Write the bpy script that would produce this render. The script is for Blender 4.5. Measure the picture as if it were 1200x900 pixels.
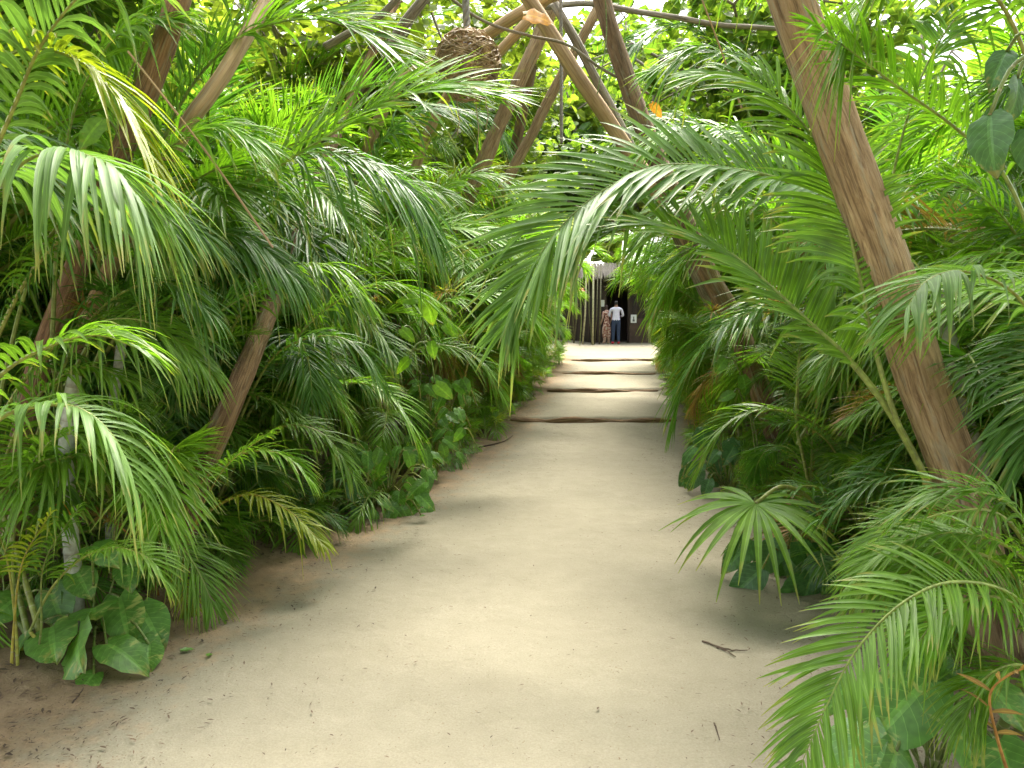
import bpy, bmesh, math, random
from mathutils import Vector, Matrix, noise
R = math.radians
random.seed(7)
sc = bpy.context.scene
C = sc.collection
for o in list(bpy.data.objects):
    bpy.data.objects.remove(o)

# ---------------------------------------------------------------- camera
F_PX, HOR = 900.0, 362.0
EYE = 1.65
PITCH = math.atan((450 - HOR) / F_PX)
cam_d = bpy.data.cameras.new('camera')
cam_d.lens = 36 * F_PX / 1200
cam_d.clip_end = 2000
cam_d.clip_start = 0.05
cam = bpy.data.objects.new('camera', cam_d)
C.objects.link(cam)
cam.location = (0, 0, EYE)
cam.rotation_euler = (math.pi / 2 - PITCH, 0, 0)
sc.camera = cam

# ---------------------------------------------------------------- sky, sun, exposure
SUN_EL, SUN_ROT = R(58), R(12)
w = bpy.data.worlds.new('World')
sc.world = w
w.use_nodes = True
nt = w.node_tree
bg = nt.nodes['Background']
sky = nt.nodes.new('ShaderNodeTexSky')
sky.sky_type = 'NISHITA'
sky.sun_disc = False
sky.sun_elevation = SUN_EL
sky.sun_rotation = SUN_ROT
sky.dust_density = 4.0
sky.air_density = 1.0
sky.ozone_density = 0.6
hs = nt.nodes.new('ShaderNodeHueSaturation')
hs.inputs['Saturation'].default_value = 0.35
nt.links.new(sky.outputs[0], hs.inputs['Color'])
nt.links.new(hs.outputs[0], bg.inputs['Color'])
bg.inputs['Strength'].default_value = 0.15
sun_d = bpy.data.lights.new('sun', 'SUN')
sun_d.energy = 1.9
sun_d.angle = R(22)
sun_d.color = (1.0, 0.94, 0.82)
sun = bpy.data.objects.new('sun', sun_d)
C.objects.link(sun)
to_sun = Vector((math.sin(SUN_ROT) * math.cos(SUN_EL), math.cos(SUN_ROT) * math.cos(SUN_EL), math.sin(SUN_EL)))
sun.rotation_euler = to_sun.to_track_quat('Z', 'Y').to_euler()
sun.location = to_sun * 30
sc.view_settings.view_transform = 'Standard'
sc.view_settings.look = 'None'
sc.view_settings.gamma = 1
sc.view_settings.exposure = 2.62
sc.view_settings.use_curve_mapping = False
sc.render.engine = 'CYCLES'
sc.cycles.max_bounces = 5
sc.cycles.diffuse_bounces = 4
sc.cycles.transmission_bounces = 6
sc.cycles.glossy_bounces = 1

# ---------------------------------------------------------------- helpers
SP, CP = math.sin(PITCH), math.cos(PITCH)


def at(px, py, d):
    """the point d metres ahead that a pixel of the photograph shows"""
    x, yv = (px - 600) / F_PX, (450 - py) / F_PX
    v = Vector((x, CP + yv * SP, -SP + yv * CP))
    return Vector((0, 0, EYE)) + v * (d / v.y)


STEPS = [11.2, 14.5, 17.4, 20.4]
RISE = 0.09


def cx(y):
    return -0.6 + 0.16 * y


def hw(y):
    return 1.2 + 0.62 * max(0.0, min(1.0, (8.5 - y) / 5.5))


def sstep(a, b, x):
    t = max(0, min(1, (x - a) / (b - a)))
    return t * t * (3 - 2 * t)


def gz(x, y):
    z = 0
    for s in STEPS:
        sl = s + 0.05 * math.sin(x * 2.1 + s)
        z += RISE * (0.72 * sstep(sl - 0.05, sl + 0.04, y) + 0.28 * sstep(sl + 0.2, sl + 2.5, y))
    if y < 40 and abs(x) < 30:
        e = abs(x - cx(y)) - hw(y)
        z += 0.10 * sstep(-0.25, 0.9, e) + 0.05 * sstep(0.5, 2.5, e)
        z += 0.014 * noise.noise((x * 1.1, y * 0.9, 3)) + 0.006 * noise.noise((x * 4, y * 4, 9))
        if e > -0.3:
            z += 0.03 * noise.noise((x * 2.2, y * 2.2, 5)) * sstep(-0.3, 0.4, e)
        for s in STEPS:      # worn hollow in front of each step
            if s - 0.9 < y < s:
                z -= 0.02 * math.sin((y - s + 0.9) / 0.9 * math.pi)
    return z


class MB:
    def __init__(self):
        self.V, self.F, self.U, self.MI = [], [], [], []

    def mesh(self, name, mats, origin=(0, 0, 0), smooth=False):
        o = Vector(origin)
        me = bpy.data.meshes.new(name)
        me.from_pydata([tuple(Vector(v) - o) for v in self.V], [], self.F)
        uv = me.uv_layers.new(name='UVMap')
        idx = [0] * len(me.loops)
        me.loops.foreach_get('vertex_index', idx)
        flat = []
        for i in idx:
            flat.extend(self.U[i])
        uv.data.foreach_set('uv', flat)
        for m in mats:
            me.materials.append(m)
        if any(self.MI):
            me.polygons.foreach_set('material_index', self.MI)
        if smooth:
            me.polygons.foreach_set('use_smooth', [True] * len(me.polygons))
        me.update()
        return me

    def tube(self, pts, radii, n=8, mi=0, rough=0.0, cap=True, seed=0):
        pts = [Vector(p) for p in pts]
        b = len(self.V)
        L = 0
        prevN = None
        for i, p in enumerate(pts):
            t = (pts[min(i + 1, len(pts) - 1)] - pts[max(i - 1, 0)]).normalized()
            if prevN is None:
                a = Vector((1, 0, 0)) if abs(t.x) < 0.8 else Vector((0, 1, 0))
                nrm = t.cross(a).normalized()
            else:
                nrm = (prevN - t * prevN.dot(t)).normalized()
            prevN = nrm
            bn = t.cross(nrm)
            if i:
                L += (p - pts[i - 1]).length
            r0 = radii[i] if isinstance(radii, (list, tuple)) else radii
            for k in range(n + 1):
                a = 2 * math.pi * (k % n) / n
                r = r0
                if rough:
                    dv = nrm * math.cos(a) + bn * math.sin(a)
                    q = p * 2.5 + dv * 1.4 + Vector((seed, seed * 2, 0))
                    r *= 1 + rough * noise.noise(q) + rough * 0.5 * noise.noise(q * 3.1)
                self.V.append(p + nrm * (math.cos(a) * r) + bn * (math.sin(a) * r))
                self.U.append((k / n, L))
                if i and k < n:
                    q = b + i * (n + 1) + k
                    self.F.append((q - n - 1, q - n, q + 1, q))
                    self.MI.append(mi)
        if cap:
            for i0, rev in ((b, True), (b + (len(pts) - 1) * (n + 1), False)):
                f = [i0 + k for k in range(n)]
                self.F.append(tuple(reversed(f)) if rev else tuple(f))
                self.MI.append(mi)

    def box(self, a, b_, mi=0):
        x0, y0, z0 = a
        x1, y1, z1 = b_
        b = len(self.V)
        for z in (z0, z1):
            for x, y in ((x0, y0), (x1, y0), (x1, y1), (x0, y1)):
                self.V.append(Vector((x, y, z)))
                self.U.append((x + y, z))
        for f in ((3, 2, 1, 0), (4, 5, 6, 7), (0, 1, 5, 4), (1, 2, 6, 5), (2, 3, 7, 6), (3, 0, 4, 7)):
            self.F.append(tuple(b + i for i in f))
            self.MI.append(mi)

    def strip(self, base, d, up, L, wd, droop, seg=4, fold=0.3, mi=0, bend=None, w0=0.35, tw=0.0):
        """one narrow folded leaflet"""
        b = len(self.V)
        prev = base
        for i in range(seg + 1):
            s = i / seg
            p = base + d * (L * s * (1 - 0.25 * droop * s)) + Vector((0, 0, -1)) * (droop * L * s * s * 0.8)
            if bend is not None:
                p = p + bend * (L * s * s)
            t = (p - prev).normalized() if i else d
            prev = p
            wv = t.cross(up)
            if wv.length < 1e-4:
                wv = t.cross(Vector((0, 1, 0.1)))
            wv.normalize()
            if tw:
                wv = Matrix.Rotation(tw * s, 3, t) @ wv
            nv = wv.cross(t)
            h = 0.5 * wd * (w0 + (1 - w0) * min(1, s * 3.2)) * (1 - max(0, (s - 0.35) / 0.65) ** 1.7)
            h = max(h, wd * 0.04)
            for k, u in ((-1, 0), (0, 0.5), (1, 1)):
                self.V.append(p + wv * (h * k) + nv * (abs(k) * h * fold))
                self.U.append((u, s))
            if i:
                q = b + i * 3
                self.F.append((q - 3, q - 2, q + 1, q))
                self.F.append((q - 2, q - 1, q + 2, q + 1))
                self.MI += [mi, mi]


def catmull(P, n):
    P = [Vector(p) for p in P]
    if len(P) == 2:
        return [P[0].lerp(P[1], i / n) for i in range(n + 1)]
    Q = [P[0] * 2 - P[1]] + P + [P[-1] * 2 - P[-2]]
    seg = len(P) - 1
    out = []
    for i in range(n + 1):
        t = i / n * seg
        k = min(int(t), seg - 1)
        t -= k
        a, b, c, d = Q[k:k + 4]
        out.append(0.5 * ((2 * b) + (c - a) * t + (2 * a - 5 * b + 4 * c - d) * t * t + (3 * b - a - 3 * c + d) * t ** 3))
    return out


def tag(o, label=None, cat=None, group=None, kind=None):
    if label: o['label'] = label
    if cat: o['category'] = cat
    if group: o['group'] = group
    if kind: o['kind'] = kind
    return o


def thing(name, label, cat, loc, group=None):
    o = bpy.data.objects.new(name, None)
    C.objects.link(o)
    o.location = loc
    o.empty_display_size = 0.1
    return tag(o, label, cat, group)


def obj(name, me, parent=None, loc=(0, 0, 0), mat=None):
    o = bpy.data.objects.new(name, me)
    C.objects.link(o)
    o.location = loc
    if parent:
        o.parent = parent
    if mat:
        o.material_slots[0].link = 'OBJECT'
        o.material_slots[0].material = mat
    return o


# ---------------------------------------------------------------- materials
def newmat(name):
    m = bpy.data.materials.new(name)
    m.use_nodes = True
    return m, m.node_tree, m.node_tree.nodes['Principled BSDF']


def N(t, typ, **kw):
    n = t.nodes.new(typ)
    for k, v in kw.items():
        if k in n.inputs:
            n.inputs[k].default_value = v
        else:
            setattr(n, k, v)
    return n


def ramp(t, fac, stops):
    r = t.nodes.new('ShaderNodeValToRGB')
    e = r.color_ramp.elements
    while len(e) < len(stops):
        e.new(0.5)
    for i, (p, c) in enumerate(stops):
        e[i].position = p
        e[i].color = (*c, 1)
    t.links.new(fac, r.inputs[0])
    return r


def mixc(t, fac, a, b, mode='MIX'):
    m = t.nodes.new('ShaderNodeMix')
    m.data_type = 'RGBA'
    m.blend_type = mode
    for s, v in ((m.inputs[0], fac), (m.inputs[6], a), (m.inputs[7], b)):
        if isinstance(v, (int, float)):
            s.default_value = v
        elif isinstance(v, tuple):
            s.default_value = (*v, 1) if len(v) == 3 else v
        else:
            t.links.new(v, s)
    return m.outputs[2]


def leafmat(name, c1, c2, *, veins=False, trans=0.38, rough=0.46, tip=(0.3, 0.2, 0.06), tipw=0.5, tcol=(1.7, 1.9, 0.7), spec=0.5):
    m, t, p = newmat(name)
    oi = N(t, 'ShaderNodeObjectInfo')
    ge = N(t, 'ShaderNodeNewGeometry')
    a = N(t, 'ShaderNodeMath', operation='MULTIPLY')
    a.inputs[1].default_value = 0.45
    t.links.new(ge.outputs['Random Per Island'], a.inputs[0])
    b = N(t, 'ShaderNodeMath', operation='MULTIPLY_ADD')
    b.inputs[1].default_value = 0.55
    t.links.new(oi.outputs['Random'], b.inputs[0])
    t.links.new(a.outputs[0], b.inputs[2])
    col = mixc(t, b.outputs[0], c1, c2)
    uv = N(t, 'ShaderNodeUVMap')
    sx = N(t, 'ShaderNodeSeparateXYZ')
    t.links.new(uv.outputs[0], sx.inputs[0])
    # lighter midrib and browned tip
    mr = N(t, 'ShaderNodeMath', operation='COMPARE')
    mr.inputs[1].default_value = 0.5
    mr.inputs[2].default_value = 0.06
    t.links.new(sx.outputs[0], mr.inputs[0])
    mm = N(t, 'ShaderNodeMath', operation='MULTIPLY')
    mm.inputs[1].default_value = 0.35
    t.links.new(mr.outputs[0], mm.inputs[0])
    col = mixc(t, mm.outputs[0], col, tuple(min(1, x * 2.0 + 0.02) for x in c2))
    if veins:
        ab = N(t, 'ShaderNodeMath', operation='PINGPONG')
        ab.inputs[1].default_value = 0.5
        t.links.new(sx.outputs[0], ab.inputs[0])
        vv = N(t, 'ShaderNodeMath', operation='MULTIPLY_ADD')
        vv.inputs[1].default_value = 0.55
        t.links.new(ab.outputs[0], vv.inputs[0])
        t.links.new(sx.outputs[1], vv.inputs[2])
        vf = N(t, 'ShaderNodeMath', operation='MULTIPLY')
        vf.inputs[1].default_value = 9.0
        t.links.new(vv.outputs[0], vf.inputs[0])
        vr_ = N(t, 'ShaderNodeMath', operation='FRACT')
        t.links.new(vf.outputs[0], vr_.inputs[0])
        vp = ramp(t, vr_.outputs[0], [(0.0, (0.5, 0.5, 0.5)), (0.10, (0.05, 0.05, 0.05)), (0.6, (0, 0, 0))])
        col = mixc(t, vp.outputs[0], col, tuple(min(1, x * 1.9 + 0.02) for x in c2))
        bpv = N(t, 'ShaderNodeBump', Strength=0.5, Distance=0.01)
        t.links.new(vr_.outputs[0], bpv.inputs['Height'])
        t.links.new(bpv.outputs[0], p.inputs['Normal'])
    tc = N(t, 'ShaderNodeTexCoord')
    ns = N(t, 'ShaderNodeTexNoise', Scale=9.0, Detail=2.0)
    t.links.new(tc.outputs['Object'], ns.inputs['Vector'])
    tp = N(t, 'ShaderNodeMath', operation='ADD')
    t.links.new(sx.outputs[1], tp.inputs[0])
    t.links.new(ns.outputs[0], tp.inputs[1])
    tr = ramp(t, tp.outputs[0], [(0.0, (0, 0, 0)), (1, (1, 1, 1))])
    tr.color_ramp.elements[0].position = 0.0
    mp = N(t, 'ShaderNodeMapRange')
    mp.inputs['From Min'].default_value = 1.30
    mp.inputs['From Max'].default_value = 1.50
    mp.inputs['To Max'].default_value = tipw
    t.links.new(tp.outputs[0], mp.inputs['Value'])
    t.nodes.remove(tr)
    col = mixc(t, mp.outputs[0], col, tip)
    v = N(t, 'ShaderNodeMapRange')
    v.inputs['From Min'].default_value = 0.3
    v.inputs['From Max'].default_value = 0.7
    v.inputs['To Min'].default_value = 0.8
    v.inputs['To Max'].default_value = 1.2
    t.links.new(ns.outputs[0], v.inputs['Value'])
    vm = N(t, 'ShaderNodeVectorMath', operation='SCALE')
    t.links.new(col, vm.inputs[0])
    t.links.new(v.outputs[0], vm.inputs['Scale'])
    p.inputs['Roughness'].default_value = rough
    p.inputs['Specular IOR Level'].default_value = spec
    t.links.new(vm.outputs[0], p.inputs['Base Color'])
    tl = N(t, 'ShaderNodeBsdfTranslucent')
    tcm = N(t, 'ShaderNodeVectorMath', operation='MULTIPLY')
    tcm.inputs[1].default_value = tcol
    t.links.new(vm.outputs[0], tcm.inputs[0])
    t.links.new(tcm.outputs[0], tl.inputs[0])
    mx = N(t, 'ShaderNodeMixShader')
    mx.inputs[0].default_value = trans
    t.links.new(p.outputs[0], mx.inputs[1])
    t.links.new(tl.outputs[0], mx.inputs[2])
    t.links.new(mx.outputs[0], t.nodes['Material Output'].inputs[0])
    return m


GREEN = leafmat('palm_green', (0.086, 0.180, 0.018), (0.155, 0.275, 0.028), trans=0.44)
DEEP = leafmat('palm_deep_green', (0.056, 0.142, 0.022), (0.096, 0.205, 0.028), trans=0.42, rough=0.44)
BRIGHT = leafmat('palm_bright_green', (0.115, 0.260, 0.018), (0.190, 0.330, 0.025), trans=0.4)
PALE = leafmat('palm_pale_green', (0.095, 0.190, 0.045), (0.150, 0.255, 0.065), trans=0.36, rough=0.5, spec=0.3)
YELLOW = leafmat('palm_yellow_green', (0.230, 0.300, 0.020), (0.330, 0.330, 0.030), trans=0.4)
DRY = leafmat('dry_frond', (0.240, 0.140, 0.050), (0.330, 0.210, 0.075), trans=0.3, rough=0.6)
GRAPE = leafmat('canopy_leaf', (0.080, 0.160, 0.026), (0.190, 0.235, 0.045), trans=0.5, rough=0.4, tcol=(1.7, 1.75, 0.6))
GRAPE2 = leafmat('canopy_leaf_green', (0.055, 0.135, 0.022), (0.130, 0.205, 0.032), trans=0.5, rough=0.4, tcol=(1.8, 1.8, 0.5))
BROAD = leafmat('broad_leaf', (0.070, 0.180, 0.022), (0.120, 0.250, 0.034), veins=True, trans=0.28, rough=0.40)
BROADD = leafmat('broad_leaf_dark', (0.040, 0.115, 0.030), (0.066, 0.155, 0.036), veins=True, trans=0.22, rough=0.42)
ORANGE = leafmat('withered_leaf', (0.55, 0.24, 0.02), (0.62, 0.30, 0.03), trans=0.4, rough=0.5, tcol=(1.2, 1.1, 0.8))
BROM = leafmat('bromeliad_leaf', (0.330, 0.110, 0.040), (0.260, 0.190, 0.060), trans=0.25, rough=0.5)


def variegated():
    m = leafmat('variegated_leaf', (0.070, 0.180, 0.028), (0.115, 0.240, 0.036), veins=True, trans=0.28, rough=0.40)
    t = m.node_tree
    p = t.nodes['Principled BSDF']
    src = p.inputs['Base Color'].links[0].from_socket
    uv = N(t, 'ShaderNodeUVMap')
    oi = N(t, 'ShaderNodeObjectInfo')
    mpg = N(t, 'ShaderNodeVectorMath', operation='MULTIPLY_ADD')
    mpg.inputs[1].default_value = (1.4, 8.0, 1)
    t.links.new(uv.outputs[0], mpg.inputs[0])
    cmb = N(t, 'ShaderNodeCombineXYZ')
    t.links.new(oi.outputs['Random'], cmb.inputs[2])
    sc_ = N(t, 'ShaderNodeVectorMath', operation='SCALE')
    sc_.inputs['Scale'].default_value = 40
    t.links.new(cmb.outputs[0], sc_.inputs[0])
    t.links.new(sc_.outputs[0], mpg.inputs[2])
    ns = N(t, 'ShaderNodeTexNoise', Scale=1.3, Detail=3.0, Roughness=0.6)
    t.links.new(mpg.outputs[0], ns.inputs['Vector'])
    r = ramp(t, ns.outputs[0], [(0.58, (0, 0, 0)), (0.66, (1, 1, 1))])
    c = mixc(t, r.outputs[0], src, (0.36, 0.40, 0.10))
    t.links.new(c, p.inputs['Base Color'])
    return m


VARI = variegated()


def stemmat(name, c1, c2, ring=(0.35, 0.33, 0.2), freq=14.0):
    m, t, p = newmat(name)
    uv = N(t, 'ShaderNodeUVMap')
    sx = N(t, 'ShaderNodeSeparateXYZ')
    t.links.new(uv.outputs[0], sx.inputs[0])
    oi = N(t, 'ShaderNodeObjectInfo')
    col = mixc(t, oi.outputs['Random'], c1, c2)
    fr = N(t, 'ShaderNodeMath', operation='MULTIPLY')
    fr.inputs[1].default_value = freq
    t.links.new(sx.outputs[1], fr.inputs[0])
    f2 = N(t, 'ShaderNodeMath', operation='FRACT')
    t.links.new(fr.outputs[0], f2.inputs[0])
    r = ramp(t, f2.outputs[0], [(0.0, (1, 1, 1)), (0.12, (0, 0, 0)), (1.0, (0.1, 0.1, 0.1))])
    col = mixc(t, r.outputs[0], col, ring)
    tc = N(t, 'ShaderNodeTexCoord')
    ns = N(t, 'ShaderNodeTexNoise', Scale=30.0, Detail=4.0)
    t.links.new(tc.outputs['Object'], ns.inputs['Vector'])
    rr = ramp(t, ns.outputs[0], [(0.3, (0.6, 0.55, 0.5)), (0.7, (1.25, 1.25, 1.2))])
    col = mixc(t, 1.0, col, rr.outputs[0], 'MULTIPLY')
    t.links.new(col, p.inputs['Base Color'])
    p.inputs['Roughness'].default_value = 0.45
    return m


STEM = stemmat('palm_stem_green', (0.12, 0.19, 0.04), (0.28, 0.29, 0.05))
STEMY = stemmat('palm_stem_yellow', (0.38, 0.31, 0.04), (0.30, 0.33, 0.06))
STEMW = stemmat('palm_stem_pale', (0.42, 0.43, 0.36), (0.36, 0.40, 0.32), ring=(0.25, 0.24, 0.18), freq=6)
RIB = stemmat('frond_midrib', (0.19, 0.27, 0.05), (0.30, 0.32, 0.07), ring=(0.25, 0.3, 0.08), freq=0.5)
RIBD = stemmat('dry_midrib', (0.40, 0.20, 0.05), (0.45, 0.22, 0.05), ring=(0.4, 0.2, 0.06), freq=0.5)


def barkmat(name, c1, c2, c3, su=5.0, sv=2.0, bump=0.6, rough=0.85, lich=0.55, crack=0.8):
    m, t, p = newmat(name)
    tc = N(t, 'ShaderNodeUVMap')
    # wrap-free coordinates: angle to circle
    sx = N(t, 'ShaderNodeSeparateXYZ')
    t.links.new(tc.outputs[0], sx.inputs[0])
    an = N(t, 'ShaderNodeMath', operation='MULTIPLY')
    an.inputs[1].default_value = 2 * math.pi
    t.links.new(sx.outputs[0], an.inputs[0])
    co = N(t, 'ShaderNodeMath', operation='COSINE')
    si = N(t, 'ShaderNodeMath', operation='SINE')
    t.links.new(an.outputs[0], co.inputs[0])
    t.links.new(an.outputs[0], si.inputs[0])
    lv = N(t, 'ShaderNodeMath', operation='MULTIPLY')
    lv.inputs[1].default_value = sv
    t.links.new(sx.outputs[1], lv.inputs[0])
    cb = N(t, 'ShaderNodeCombineXYZ')
    t.links.new(co.outputs[0], cb.inputs[0])
    t.links.new(si.outputs[0], cb.inputs[1])
    t.links.new(lv.outputs[0], cb.inputs[2])
    n1 = N(t, 'ShaderNodeTexNoise', Scale=su, Detail=8.0, Roughness=0.65, Distortion=0.6)
    t.links.new(cb.outputs[0], n1.inputs['Vector'])
    n2 = N(t, 'ShaderNodeTexNoise', Scale=1.2, Detail=3.0)
    t.links.new(cb.outputs[0], n2.inputs['Vector'])
    r1 = ramp(t, n1.outputs[0], [(0.34, c1), (0.52, c2), (0.72, c3)])
    r2 = ramp(t, n2.outputs[0], [(0.3, (0.65, 0.6, 0.55)), (0.7, (1.2, 1.15, 1.1))])
    col = mixc(t, 1.0, r1.outputs[0], r2.outputs[0], 'MULTIPLY')
    n3 = N(t, 'ShaderNodeTexNoise', Scale=2.6, Detail=7.0, Roughness=0.7)
    t.links.new(cb.outputs[0], n3.inputs['Vector'])
    lr = ramp(t, n3.outputs[0], [(0.55, (0, 0, 0)), (0.66, (lich, lich, lich))])
    col = mixc(t, lr.outputs[0], col, (0.34, 0.33, 0.24))
    # cracks running along the trunk
    cs = N(t, 'ShaderNodeVectorMath', operation='MULTIPLY')
    cs.inputs[1].default_value = (6, 6, 0.9)
    t.links.new(cb.outputs[0], cs.inputs[0])
    n4 = N(t, 'ShaderNodeTexNoise', Scale=1.6, Detail=5.0, Roughness=0.6)
    t.links.new(cs.outputs[0], n4.inputs['Vector'])
    cr = ramp(t, n4.outputs[0], [(0.36, (0.42, 0.38, 0.35)), (0.46, (1, 1, 1))])
    col = mixc(t, crack, col, cr.outputs[0], 'MULTIPLY')
    t.links.new(col, p.inputs['Base Color'])
    p.inputs['Roughness'].default_value = rough
    hh = N(t, 'ShaderNodeMath', operation='ADD')
    t.links.new(n1.outputs[0], hh.inputs[0])
    t.links.new(n4.outputs[0], hh.inputs[1])
    bp = N(t, 'ShaderNodeBump', Strength=bump, Distance=0.03)
    t.links.new(hh.outputs[0], bp.inputs['Height'])
    t.links.new(bp.outputs[0], p.inputs['Normal'])
    return m


BARK = barkmat('bark_brown', (0.23, 0.152, 0.080), (0.42, 0.300, 0.165), (0.54, 0.42, 0.26), su=5, sv=1.6)
BARKR = barkmat('bark_reddish', (0.11, 0.066, 0.036), (0.25, 0.16, 0.088), (0.36, 0.25, 0.155), su=4, sv=1.6)
BARKL = barkmat('bark_russet', (0.14, 0.080, 0.042), (0.31, 0.19, 0.10), (0.42, 0.29, 0.17), su=4, sv=1.6)
BARKT = barkmat('bark_tan_pole', (0.30, 0.20, 0.105), (0.46, 0.33, 0.18), (0.56, 0.43, 0.26), su=3, sv=1.0, bump=0.25, crack=0.4)
BARKG = barkmat('bark_grey_branch', (0.13, 0.11, 0.08), (0.27, 0.24, 0.18), (0.42, 0.38, 0.30), su=4, sv=2.0, bump=0.4)
LOGM = barkmat('weathered_log', (0.11, 0.055, 0.025), (0.30, 0.18, 0.09), (0.50, 0.36, 0.21), su=3.0, sv=0.9, bump=0.9)


def simple(name, col, rough=0.7, ns=8.0, var=0.25, metal=0):
    m, t, p = newmat(name)
    tc = N(t, 'ShaderNodeTexCoord')
    n = N(t, 'ShaderNodeTexNoise', Scale=ns, Detail=5.0)
    t.links.new(tc.outputs['Object'], n.inputs['Vector'])
    a = tuple(x * (1 - var) for x in col)
    b = tuple(min(1, x * (1 + var)) for x in col)
    r = ramp(t, n.outputs[0], [(0.3, a), (0.7, b)])
    t.links.new(r.outputs[0], p.inputs['Base Color'])
    p.inputs['Roughness'].default_value = rough
    p.inputs['Metallic'].default_value = metal
    return m


def sandmat():
    m, t, p = newmat('sand_path')
    tc = N(t, 'ShaderNodeTexCoord')
    at_ = N(t, 'ShaderNodeAttribute', attribute_name='edge')
    big = N(t, 'ShaderNodeTexNoise', Scale=0.9, Detail=4.0, Roughness=0.55)
    mid = N(t, 'ShaderNodeTexNoise', Scale=6.0, Detail=6.0, Roughness=0.65)
    fine = N(t, 'ShaderNodeTexNoise', Scale=120.0, Detail=3.0, Roughness=0.7)
    for n in (big, mid, fine):
        t.links.new(tc.outputs['Object'], n.inputs['Vector'])
    base = ramp(t, big.outputs[0], [(0.3, (0.212, 0.191, 0.140)), (0.7, (0.240, 0.218, 0.161))])
    md = ramp(t, mid.outputs[0], [(0.3, (0.93, 0.92, 0.90)), (0.7, (1.05, 1.05, 1.05))])
    c = mixc(t, 1.0, base.outputs[0], md.outputs[0], 'MULTIPLY')
    # brown litter soil on the shoulders
    ed = N(t, 'ShaderNodeMath', operation='ADD')
    t.links.new(at_.outputs['Fac'], ed.inputs[0])
    nm = N(t, 'ShaderNodeMath', operation='MULTIPLY_ADD')
    nm.inputs[1].default_value = 1.5
    nm.inputs[2].default_value = -0.75
    t.links.new(mid.outputs[0], nm.inputs[0])
    t.links.new(nm.outputs[0], ed.inputs[1])
    er = ramp(t, ed.outputs[0], [(0.30, (0, 0, 0)), (0.85, (1, 1, 1))])
    soil = ramp(t, mid.outputs[0], [(0.3, (0.17, 0.112, 0.064)), (0.7, (0.29, 0.21, 0.132))])
    c = mixc(t, er.outputs[0], c, soil.outputs[0])
    # scattered dark specks, denser at the shoulders
    vo = N(t, 'ShaderNodeTexVoronoi', Scale=34.0)
    mpn = N(t, 'ShaderNodeMapping')
    mpn.inputs['Scale'].default_value = (1.6, 0.7, 1)
    wob = N(t, 'ShaderNodeTexNoise', Scale=14.0, Detail=2.0)
    t.links.new(tc.outputs['Object'], wob.inputs['Vector'])
    wv = mixc(t, 0.12, tc.outputs['Object'], wob.outputs['Color'], 'ADD')
    t.links.new(wv, mpn.inputs['Vector'])
    t.links.new(mpn.outputs[0], vo.inputs['Vector'])
    vr = ramp(t, vo.outputs['Distance'], [(0.08, (1, 1, 1)), (0.20, (0, 0, 0))])
    sel = N(t, 'ShaderNodeSeparateColor')
    t.links.new(vo.outputs['Color'], sel.inputs[0])
    gt = N(t, 'ShaderNodeMath', operation='ADD')
    t.links.new(sel.outputs[0], gt.inputs[0])
    eh = N(t, 'ShaderNodeMath', operation='MULTIPLY')
    eh.inputs[1].default_value = 0.45
    t.links.new(at_.outputs['Fac'], eh.inputs[0])
    t.links.new(eh.outputs[0], gt.inputs[1])
    gr = ramp(t, gt.outputs[0], [(0.70, (0, 0, 0)), (0.95, (0.8, 0.8, 0.8))])
    mk = mixc(t, 1.0, vr.outputs[0], gr.outputs[0], 'MULTIPLY')
    c = mixc(t, mk, c, (0.13, 0.085, 0.05))
    fr = ramp(t, fine.outputs[0], [(0.3, (0.86, 0.85, 0.83)), (0.7, (1.1, 1.1, 1.1))])
    c = mixc(t, 1.0, c, fr.outputs[0], 'MULTIPLY')
    t.links.new(c, p.inputs['Base Color'])
    p.inputs['Roughness'].default_value = 0.95
    p.inputs['Specular IOR Level'].default_value = 0.15
    h = N(t, 'ShaderNodeMath', operation='MULTIPLY_ADD')
    h.inputs[1].default_value = 0.25
    t.links.new(fine.outputs[0], h.inputs[0])
    t.links.new(mid.outputs[0], h.inputs[2])
    dn_ = N(t, 'ShaderNodeTexNoise', Scale=11.0, Detail=3.0, Roughness=0.5, Distortion=0.8)
    t.links.new(tc.outputs['Object'], dn_.inputs['Vector'])
    dr_ = ramp(t, dn_.outputs[0], [(0.30, (0, 0, 0)), (0.62, (1, 1, 1))])
    dm = N(t, 'ShaderNodeMath', operation='MULTIPLY')
    dm.inputs[1].default_value = 0.22
    t.links.new(dr_.outputs[0], dm.inputs[0])
    h2 = N(t, 'ShaderNodeMath', operation='ADD')
    t.links.new(h.outputs[0], h2.inputs[0])
    t.links.new(dm.outputs[0], h2.inputs[1])
    h = h2
    bp = N(t, 'ShaderNodeBump', Strength=0.45, Distance=0.03)
    t.links.new(h.outputs[0], bp.inputs['Height'])
    t.links.new(bp.outputs[0], p.inputs['Normal'])
    return m


SAND = sandmat()

# ---------------------------------------------------------------- ground
def lin(a, b, s):
    n = max(1, int(round((b - a) / s)))
    return [a + (b - a) * i / n for i in range(n)]


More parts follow.
